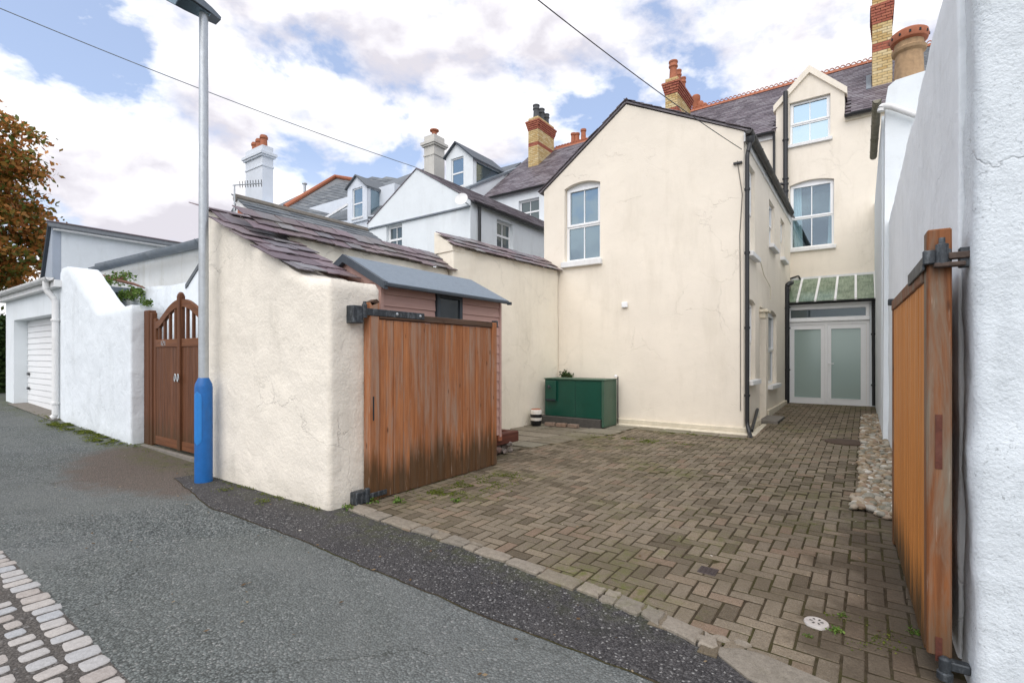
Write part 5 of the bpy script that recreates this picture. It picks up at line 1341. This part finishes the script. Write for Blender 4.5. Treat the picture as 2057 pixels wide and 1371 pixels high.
gutter(gar, (-18.7, GYF - .20, 3.04), (-13.35, GYF - .20, 3.04), .075, m_sill, (0, -1, 0), 7)
pdx = -13.62
pipe(gar, 'downpipe', bend([(pdx, GYF - .20, 2.98), (pdx, GYF - .20, 2.80), (pdx + .06, GYF - .07, 2.62), (pdx + .06, GYF - .07, .24), (pdx + .04, GYF - .12, .2)], .09), .055, m_sill, [((pdx + .06, GYF - .07, z), 0) for z in (2.2, .5)], 14)

# arched double gate
ag = thing('arched_garden_gate', (-8.6, 3.21, .05), 'varnished double garden gate with arched spindle top beside the lamp post', 'gate')
AY = 3.21; fa = FY(AY)
ax0, axc, ax1 = onY(308, 0, AY).x, onY(362, 0, AY).x, 0
ax1 = 2 * axc - ax0
MB().fbox(fa, ax0 - .30, ax0 - .10, -.08, .03, 0, 2.20).build('gate_post', m_wg, ag, bev=.01)
MB().fbox(fa, ax0 - .095, ax0 - .005, -.06, .02, .02, 2.16).build('gate_post', m_wg, ag, bev=.008)
MB().fbox(fa, ax1 + .005, ax1 + .10, -.06, .02, .02, 2.16).build('gate_post', m_wg, ag, bev=.008)
zr0, zr1 = 1.60, 1.72
def archz(t): q = max(0, (t - .12) / .88); return 1.96 + .27 * (math.sin(q * math.pi / 2) ** 1.15) + .02 * t
for s_, xa, xb in ((1, ax0, axc), (-1, ax1, axc)):
    lf = MB().fbox(fa, min(xa, xa + s_ * .09), max(xa, xa + s_ * .09), -.045, .0, .06, 2.06).build('gate_leaf', m_wg, ag, bev=.006)
    x0, x1 = xa + s_ * .09, xb - s_ * .05
    lo, hi_ = min(x0, x1), max(x0, x1)
    MB().fbox(fa, lo + .001, hi_ - .001, -.045, .004, zr0, zr1).build('mid_rail', m_wgx, lf, bev=.006)
    MB().fbox(fa, lo + .001, hi_ - .001, -.045, .0, .07, .2).build('bottom_rail', m_wgx, lf)
    n = 8; pw = (hi_ - lo) / n
    for k in range(n): MB().fbox(fa, lo + k * pw + .002, lo + (k + 1) * pw - .002, -.03, -.008, .08, zr0 - .001).build('board', m_wg, lf, bev=.003)
    m = MB(); N = 16; vs = []
    for k in range(N + 1):
        t = k / N; x = x0 + (x1 - x0) * t; z = archz(t)
        for dz, d in ((0, .004), (0, -.045), (.115, -.045), (.115, .004)): vs.append(fa(x, z - .06 + dz, d))
    fs_ = []
    for k in range(N):
        for q_ in range(4): fs_.append((k * 4 + q_, k * 4 + (q_ + 1) % 4, k * 4 + 4 + (q_ + 1) % 4, k * 4 + 4 + q_))
    fs_ += [(0, 1, 2, 3), (N * 4 + 3, N * 4 + 2, N * 4 + 1, N * 4)]
    m.add(vs, fs_).build('arched_rail', m_wgx, lf)
    for k in range(4):
        t = (k + .6) / 4.4; x = x0 + (x1 - x0) * t
        MB().fbox(fa, x - .022, x + .022, -.04, -.004, zr1 + .001, archz(t) - .055).build('spindle', m_wg, lf, bev=.003)
m = MB().fbox(fa, axc - .05, axc + .05, -.05, .03, .06, 2.36).hexa([fa(axc - .05, 2.361, .03), fa(axc + .05, 2.361, .03), fa(axc + .05, 2.361, -.05), fa(axc - .05, 2.361, -.05), fa(axc - .02, 2.41, .01), fa(axc + .02, 2.41, .01), fa(axc + .02, 2.41, -.03), fa(axc - .02, 2.41, -.03)]); m.build('meeting_stile', m_wg, ag, bev=.008)
for s_ in (-1, 1):
    c = fa(axc + s_ * .05, 1.14, .03)
    MB().tube([c + V((s_ * .045 * math.cos(t) * .5, -.02, .055 * math.sin(t))) for t in [2 * math.pi * k / 14 for k in range(15)]], .009, 8).build('ring_handle', m_galv, ag, smooth=2)
def digit(ch, x):
    seg = {'1': [(0, 0, 0, 1)], '2': [(-.5, 1, .5, 1), (.5, 1, .5, .55), (.5, .5, -.5, .5), (-.5, .45, -.5, 0), (-.5, 0, .5, 0)]}[ch]
    m = MB()
    for a, b, c, d in seg:
        p_, q_ = fa(x + a * .03, zr0 + .025 + b * .07, .008), fa(x + c * .03, zr0 + .025 + d * .07, .008)
        m.tube([p_, q_], .006, 6)
    m.build('house_number', m_galv, ag)
for k, ch in enumerate('121'): digit(ch, ax0 + .34 + k * .065)
MB().box(ax1 + .101, -6.77, AY - .1, AY + .2, 0, 2.6).build('pier', m_cream_wall, ag)

# walls and roofs behind the gate
gwl = thing('white_garden_wall', (-12, 4.3, 0), 'white garden wall behind the arched gate carrying sprawling weeds', 'wall')
lumpy('wall', FY(4.15), -15.5, -8.2, .45, 0, prof([(-15.5, 3.05), (-13.6, 3.0), (-11.2, 2.86), (-8.2, 2.86)]), m_white_wall, gwl, .012, .2, .04, 14, seed=5)
mono = thing('lean_to_outbuilding', (-14, 5.5, 0), 'stained white outbuilding with grey sloping verge behind the garden wall', 'outbuilding')
MYY = 5.1
q_ = [onY(u_, v_, MYY) for u_, v_ in ((203, 532), (400, 487), (470, 471))]
panel('wall', FY(MYY), [(q_[0].x, 0), (q_[2].x, 0), (q_[2].x, q_[2].z), (q_[0].x, q_[0].z)], [], .3, m_palewhite, mono)
MB().hexa([q_[0] + V((-.2, -.10, -.14)), q_[2] + V((0, -.10, -.14)), q_[2] + V((0, .3, -.14)), q_[0] + V((-.2, .3, -.14)), q_[0] + V((-.2, -.10, .04)), q_[2] + V((0, -.10, .04)), q_[2] + V((0, .3, .04)), q_[0] + V((-.2, .3, .04))]).build('verge', m_lead, mono)
MB().slab([q_[0] + V((-.2, .31, 0)), q_[2] + V((0, .31, 0)), q_[2] + V((0, 3, .02)), q_[0] + V((-.2, 3, .02))], (0, 0, -.1)).build('roof', m_slategrey, mono)
a, b = onY(188, 546, 4.75), onY(470, 566, 4.75)
gutter(mono, (a.x, 4.75, a.z + .1), (b.x, 4.75, a.z - .02), .13, m_lead, (0, -1, 0), 3)
lb = thing('long_white_building', (-21, 6, 0), 'long low white building with slate roof and grey gable beside the autumn tree', 'building')
LX_ = -20.0
q_ = [onX(u_, v_, LX_) for u_, v_ in ((105, 456), (345, 494), (420, 505))]
MB().slab([(LX_, q_[0].y + .205, 0), (LX_, q_[2].y, 0), (LX_, q_[2].y, q_[0].z), (LX_, q_[0].y + .205, q_[0].z)], (-.3, 0, 0)).build('side_wall', m_white, lb)
ze = q_[0].z
panel('gable_wall', FY(q_[0].y - .001), [(LX_ - 2.6, 0), (LX_, 0), (LX_, ze), (LX_ - .12, ze + .1), (LX_ - 2.6, .6)], [], .2, m_greyrend, lb)
MB().slab([(LX_ + .10, q_[0].y - .1, ze - .02), (LX_ + .10, q_[2].y, ze - .02), (LX_ - .12, q_[2].y, ze + .14), (LX_ - .12, q_[0].y - .1, ze + .14)], (0, 0, .03)).build('roof', m_slategrey, lb)
MB().slab([(LX_ - .12, q_[0].y - .08, ze + .18), (LX_ - .05, q_[0].y - .08, ze + .06), (LX_ - 2.6, q_[0].y - .08, .55), (LX_ - 2.68, q_[0].y - .08, .65)], (0, .3, 0)).build('verge', m_trim, lb)
gutter(lb, (LX_ + .12, q_[0].y, ze - .06), (LX_ + .12, q_[2].y, ze - .06), .055, m_sill, (1, 0, 0), 5)
MB().tube([(LX_ - .12, q_[0].y - .1, ze + .19), (LX_ - .12, q_[2].y, ze + .19)], .03, 8).build('ridge', m_slate, lb)
# slate-roofed outbuilding behind the boundary wall
ob = thing('slate_outbuilding', (-8.5, 5.5, 0), 'low outbuilding with long dark slate roof behind the cream boundary wall', 'outbuilding')
OX = -8.5
r0, r1 = onX(478, 400, OX), onX(736, 466, OX); rz = (r0.z + r1.z) / 2
sl_ = .62
orf = MB().slab([(OX, r0.y, rz), (OX, r1.y, rz), (OX + 2.0, r1.y, rz - 2.0 * sl_), (OX + 2.0, r0.y, rz - 2.0 * sl_)], (0, 0, -.08)).build('roof', m_slategrey, ob)
roof_slates(orf, (OX + 2.0, r0.y - .05, rz - 2.0 * sl_ + .01), (0, 1, 0), V((-1, 0, sl_)), r1.y - r0.y + .1, 2.36, .30, .155, m_slategrey, 300, 18)
MB().slab([(OX, r0.y, rz), (OX, r1.y, rz), (OX - 2.0, r1.y, rz - 2.0 * sl_), (OX - 2.0, r0.y, rz - 2.0 * sl_)], (0, 0, -.08)).build('roof', m_slategrey, ob)
panel('gable_wall', FY(r0.y + .02), [(OX - 1.9, 0), (OX + 1.9, 0), (OX + 1.9, rz - 1.9 * sl_ - .03), (OX, rz - .03), (OX - 1.9, rz - 1.9 * sl_ - .03)], [], .2, m_white, ob)
panel('gable_wall', FY(r1.y - .22), [(OX - 1.9, 0), (OX + 1.9, 0), (OX + 1.9, rz - 1.9 * sl_ - .03), (OX, rz - .03), (OX - 1.9, rz - 1.9 * sl_ - .03)], [], .2, m_white, ob)
MB().slab([(OX, r0.y - .03, rz + .03), (OX, r0.y - .03, rz - .16), (OX + 1.9, r0.y - .03, rz - 1.9 * sl_ - .16), (OX + 1.9, r0.y - .03, rz - 1.9 * sl_ + .03)], (0, .04, 0)).build('barge_board', m_sill, ob)
MB().tube([(OX, r0.y - .05, rz + .02), (OX, r1.y, rz + .02)], .07, 8).build('ridge', m_conc, ob)
# aerial
p = onY(471, 432, r0.y - .1)
ae = thing('tv_aerial', tuple(p), 'television aerial on a short mast left of the slate roof', 'aerial')
pt_ = onY(471, 371, r0.y - .1)
MB().tube([p - V((0, 0, .3)), pt_], .014, 6).build('mast', m_galv, ae)
MB().slab([p + V((.1, 0, -.12)), p + V((.16, 0, -.12)), p + V((.16, 0, .06)), p + V((.1, 0, .06))], (0, .1, 0)).build('mast_bracket', m_terra, ae)
e_ = onY(526, 368, r0.y - .1) 
MB().tube([pt_ - V((.05, 0, 0)), e_], .010, 6).build('boom', m_galv, ae)
for k in range(9):
    c = pt_ + (e_ - pt_) * (.2 + .78 * k / 8); MB().tube([c + V((.0, .0, .055)), c + V((.012, 0, -.055))], .006, 5).build('element', m_black, ae)

# ================================================================== lamp post
ly = 2.665; lx = onY(409, 957, ly).x
lamp = thing('lamp_post', (lx, ly, 0), 'grey steel street lamp post with blue painted base', 'street lamp')
MB().lathe((lx, ly, 0), [(.093, -.05), (.092, 1.10), (.086, 1.14), (.054, 1.21)], 28).build('base', m_blue, lamp, smooth=2)
MB().lathe((lx, ly, 0), [(.053, 1.2101), (.047, 5.44)], 24).build('pole', m_galv, lamp, smooth=2)
# access door on the side that faces the alley
to_cam = V((-lx, -ly, 0)).normalized(); ang0 = math.atan2(to_cam.y, to_cam.x) - R(42)
m = MB(); N = 10; rows_ = 16
for j in range(rows_ + 1):
    t = j / rows_; z = .44 + .62 * t; e_ = min(1, math.sqrt(max(0, 1 - (max(0, abs(t - .5) - .38) / .12) ** 2)) + .02)
    for i in range(N + 1):
        a = ang0 + (i / N - .5) * R(62) * e_
        m.v.append((lx + .0965 * math.cos(a), ly + .0965 * math.sin(a), z))
for j in range(rows_):
    for i in range(N): m.f.append((j * (N + 1) + i, j * (N + 1) + i + 1, (j + 1) * (N + 1) + i + 1, (j + 1) * (N + 1) + i))
m.build('access_door', m_blue2, lamp, smooth=True, fix=False)
# lantern: a flat tray tilted over the pole, arm towards the alley
hm = MB(); hx = V((lx, ly, 5.43)); hd = V((-.05, -1, .12)).normalized(); hs = V((0, 0, 1)).cross(hd).normalized(); hu = hd.cross(hs)
prof_ = [(-.16, .07), (-.05, .10), (.15, .14), (.40, .16), (.62, .12), (.72, .05)]
for sgn in (0, 1):
    for a, w_ in prof_:
        for s_ in (-1, 1): hm.v.append(tuple(hx + hd * a + hs * w_ * s_ + hu * (.10 - .3 * (a - .3) ** 2 if sgn else .0)))
n_ = len(prof_)
for i in range(n_ - 1):
    hm.f += [(2 * i, 2 * i + 1, 2 * i + 3, 2 * i + 2), (2 * n_ + 2 * i, 2 * n_ + 2 * i + 2, 2 * n_ + 2 * i + 3, 2 * n_ + 2 * i + 1), (2 * i, 2 * i + 2, 2 * n_ + 2 * i + 2, 2 * n_ + 2 * i), (2 * i + 1, 2 * n_ + 2 * i + 1, 2 * n_ + 2 * i + 3, 2 * i + 3)]
hm.f += [(0, 2 * n_, 2 * n_ + 1, 1), (2 * n_ - 2, 2 * n_ - 1, 4 * n_ - 1, 4 * n_ - 2)]
hm.build('lantern', plain('grey_lantern', (.16, .19, .22), .45, .1), lamp)
hb = MB()
for a, w_ in prof_[1:-1]:
    for s_ in (-1, 1): hb.v.append(tuple(hx + hd * a + hs * w_ * .8 * s_ - hu * .012))
for i in range(3): hb.f.append((2 * i, 2 * i + 1, 2 * i + 3, 2 * i + 2))
hb.build('lens', m_glass, lamp, fix=False)

# ================================================================== overhead wires
def wire(name, a, b, sag, r, lab, mat=None):
    a, b = V(a), V(b); pts = []
    for k in range(25):
        t = k / 24; p = a.lerp(b, t); p.z -= sag * 4 * t * (1 - t); pts.append(p)
    o = MB().tube(pts, r, 5).build(name, mat or m_black); tag(o, lab, 'cable'); return o
a = onY(1490, 300, WY - .05); b = EYE + ray(1075, -25) * 5.2
d_ = (b - a); wire('overhead_cable', a, a + d_ * 1.5, .12, .0065, 'black overhead cable running from the cream gable corner up over the alley')
b = V((-10.13, 9.7, 6.66)); a = EYE + ray(-60, -8) * 9
wire('overhead_cable', a, b, .10, .010, 'thin grey overhead cable crossing behind the lamp post', m_lead)

# ================================================================== plants
def leaves(name, mat, parent, pts, size, seed, flat=.0, asp=.55):
    rr = random.Random(seed); m = MB()
    for p in pts:
        a = V((rr.gauss(0, 1), rr.gauss(0, 1), rr.gauss(0, 1))).normalized(); b = a.cross(V((rr.gauss(0, 1), rr.gauss(0, 1), rr.gauss(0, 1)))).normalized()
        s_ = size * rr.uniform(.6, 1.3); p = V(p)
        m.add([p - a * s_, p + b * s_ * asp, p + a * s_, p - b * s_ * asp], [(0, 1, 2, 3)])
    return m.build(name, mat, parent, fix=False)
# autumn tree
tp = V((-28.0, 1.55, .5))
tr = thing('autumn_tree', tuple(tp), 'large copper and green autumn tree at the left edge', 'tree')
rr = random.Random(61)
MB().tube([tp, tp + V((.1, 0, 2)), tp + V((0, .2, 5)), tp + V((.3, 0, 7.5)), tp + V((.2, .1, 9.3))], [.42, .33, .24, .14, .04], 10).build('trunk', m_bark, tr, smooth=True)
lm = MB(); pts = []; cc = tp + V((0, 0, 6.6))
for k in range(560):
    while True:
        q = V((rr.uniform(-1, 1), rr.uniform(-1, 1), rr.uniform(-1, 1)))
        if .35 < q.length < 1: break
    f = 1 + .22 * mnoise.noise(q * 2.2)
    c = cc + V((q.x * 4.25 * f, q.y * 4.25 * f, q.z * 4.9 * f))
    if k < 90: 
        s_ = tp + V((0, 0, max(1.5, (c.z - tp.z) * .72 - .4))); mid_ = s_.lerp(c, .55) + V((0, 0, .35))
        lm.tube([s_, mid_, c], [.06, .035, .01], 5, False)
    a = math.atan2(q.y, q.x)
    for w_ in range(120):
        r_ = rr.gauss(0, .38); t_ = rr.gauss(0, .28); pts.append(c + V((math.cos(a) * r_ - math.sin(a) * t_, math.sin(a) * r_ + math.cos(a) * t_, rr.gauss(0, .13) - .35 * max(0, r_))))
lm.build('limbs', m_bark, tr, smooth=True, fix=False)
leaves('crown', m_autumn, tr, pts, .115, 5)
# hedge at the far left
hg = thing('garden_hedge', (-24, 3.9, .4), 'clipped dark green hedge at the far left end of the alley', 'hedge')
rr = random.Random(4); pts = []
for k in range(9000):
    x_, y_, z_ = rr.uniform(-25, -20.9), rr.uniform(2.4, 3.6), rr.uniform(.5, 2.6)
    s_ = rr.randrange(3)
    if s_ == 0: y_ = 2.4 + rr.gauss(0, .05)
    elif s_ == 1: x_ = -20.9 + rr.gauss(0, .05)
    else: z_ = 2.6 + rr.gauss(0, .05)
    pts.append((x_, y_, z_))
leaves('foliage', m_hedge, hg, pts, .06, 9)
MB().box(-24.9, -21.0, 2.5, 3.5, .3, 2.55).build('inner_twigs', m_hedge, hg)
# weeds on the white garden wall
def spray(name, lab, c, n, L, seed, mat, lsize, drop=.3, stemr=.006, nl=16, upk=.4):
    t = thing(name, c, lab, 'plant'); rr = random.Random(seed); m = MB(); pts = []; c = V(c)
    for k in range(n):
        an = rr.uniform(0, 2 * math.pi); l_ = L * rr.uniform(.5, 1.1); d_ = V((math.cos(an), math.sin(an) * .6, rr.uniform(.1, 1) * upk * 2))
        P_ = [c, c + d_ * l_ * .4, c + d_ * l_ * .75 - V((0, 0, drop * l_ * .2)), c + d_ * l_ - V((0, 0, drop * l_))]
        m.tube(P_, [stemr, stemr * .8, stemr * .6, stemr * .3], 4, False)
        for q in range(nl):
            f = rr.uniform(.35, 1); i = min(2, int(f * 3)); p = P_[i].lerp(P_[i + 1], f * 3 - i)
            pts.append(p + V((rr.gauss(0, lsize), rr.gauss(0, lsize), rr.gauss(0, lsize))))
    m.build('stems', m_stem, t, fix=False); leaves('foliage', mat, t, pts, lsize, seed + 1); return t
c0 = onY(238, 563, 4.08)
b_ = spray('wall_weed', 'leggy green weed with reddish stems sprawling over the white garden wall', tuple(c0), 16, .62, 12, m_leaf, .035, .35, .008, 18, .3)
MB().tube([onY(205, 552, 4.05), onY(232, 562, 4.02), onY(268, 570, 4.0), onY(290, 578, 4.0)], [.015, .035, .03, .015], 7).build('woody_stem', m_stem, b_)
for i, (u_, v_, lab) in enumerate(((272, 582, 'bright green weed clump hanging right of the woody stem'), (254, 590, 'low green weed clump hanging below the woody stem'), (208, 560, 'small green tuft at the left end of the woody stem'))):
    c = onY(u_, v_, 4.0); spray('wall_weed', lab, tuple(c), 14, .26, 30 + i, m_leaf, .032, .9, .004, 22, .1)
c = onY(298, 611, 3.22); spray('post_top_weed', 'tiny weed growing on top of the arched gate post', tuple(c), 14, .14, 41, m_leaf, .02, .2, .003, 14)
c = V((-5.25, 9.40, 1.01)); spray('ivy_sprig', 'dark ivy sprig poking up behind the green tank', tuple(c), 16, .14, 43, m_hedge, .025, .2, .004, 18, .6)
for i, (u_, v_, s_, lab) in enumerate(((1622, 1268, .022, 'small weed beside the left of the white drain cap'), (1678, 1258, .035, 'small leafy weed at the right of the white drain cap'), (1692, 1228, .025, 'small weed behind the white drain cap'), (1838, 1260, .03, 'small weed near the foot of the orange gate'),
        (800, 1012, .06, 'weed tuft on the pavers near the brown gate bottom hinge'), (745, 1012, .07, 'weed at the foot of the brown gate hinge post'), (700, 1025, .05, 'weed at the cream wall corner'), (915, 1010, .05, 'weed in the mossy pavers under the brown gate'))):
    c = onZ(u_, v_, 0); c.z = G(c.x, c.y) + .015
    spray('paving_weed', lab, tuple(c), 12, s_, 50 + i, m_leaf, s_ * .26, .1, .002, 8, .5)
# moss patches
def moss(name, lab, blobs, n, seed, size=.010):
    rr = random.Random(seed); m = MB()
    for (cx, cy, sx, sy) in blobs:
        for k in range(int(n * sx * sy * 60)):
            x_, y_ = rr.gauss(cx, sx), rr.gauss(cy, sy)
            if mnoise.noise(V((x_ * 5, y_ * 5, seed))) < -.02: continue
            z_ = G(x_, y_) + .019 + rr.uniform(-.004, .004); s_ = size * rr.uniform(.5, 1.3); an = rr.uniform(0, 6.3)
            a = V((math.cos(an), math.sin(an), rr.uniform(-.3, .3))) * s_; b = V((-math.sin(an), math.cos(an), rr.uniform(-.3, .3))) * s_ * .7
            p = V((x_, y_, z_)); m.add([p - a, p - b, p + a, p + b + V((0, 0, s_ * .5))], [(0, 1, 2, 3)])
    o = m.build(name, m_moss, fix=False); tag(o, lab, None, None, 'stuff')
p1 = onZ(950, 975, 0); p2 = onZ(880, 990, 0); p3 = onZ(1735, 1285, -.05); p4 = onZ(1290, 885, .06); p5 = onZ(1010, 960, 0)
moss('moss', 'bright green moss creeping over the pavers by the brown gate', [(p1.x, p1.y, .22, .18), (p2.x, p2.y, .22, .12), (p5.x, p5.y, .12, .15)], 1400, 3)
moss('moss', 'dark green moss around the white drain cap', [(p3.x, p3.y, .10, .07), (p3.x - .15, p3.y + .12, .08, .06)], 1100, 5, .007)
moss('moss', 'moss along the slabs at the house foot', [(p4.x, p4.y, .4, .10), (-2.2, 8.98, .4, .05)], 900, 7, .012)
q1, q2, q3 = onZ(200, 887, .05), onZ(150, 865, .1), onZ(110, 853, .13)
moss('moss', 'moss and grass at the foot of the white alley wall', [(q1.x, q1.y, .30, .08), (q2.x, q2.y, .35, .07), (q3.x, q3.y, .4, .08), (-11.5, 2.93, 1.2, .035)], 700, 9, .016)

# fallen leaves
rr = random.Random(90); m = MB()
for k in range(420):
    if k < 150: x_, y_ = rr.uniform(-1.7, .1), 15.05 - abs(rr.gauss(0, .35))
    elif k < 300: x_, y_ = rr.uniform(-4, .2), rr.uniform(3.2, 14)
    else: x_, y_ = rr.uniform(-9, 0), rr.uniform(1.2, 2.8)
    if -9 < x_ < -4 and y_ > 2.75: continue
    z_ = G(x_, y_) + .024 + (.0 if y_ > 3 else -.012); s_ = rr.uniform(.006, .018); an = rr.uniform(0, 6.3)
    a = V((math.cos(an), math.sin(an), rr.uniform(-.2, .3))) * s_; b = V((-math.sin(an), math.cos(an), rr.uniform(-.2, .3))) * s_ * .6; p = V((x_, y_, z_))
    m.add([p - a, p - b, p + a, p + b], [(0, 1, 2, 3)])
tag(m.build('leaf_litter', leafmat('dead_leaf', [(0, (.10, .06, .03)), (.5, (.22, .14, .07)), (.85, (.35, .28, .18)), (1, (.6, .57, .5))], .8), fix=False), 'scattered dry leaf fragments on the paving and tarmac', None, None, 'stuff')

moss('moss', 'brown green grit and moss along the foot of the cream front wall', [(-6.0 + .35 * i, 2.79, .12, .022) for i in range(6)] + [(p_ - 0, 2.62, .10, .05) for p_ in (-5.6, -4.9)], 700, 13, .008)
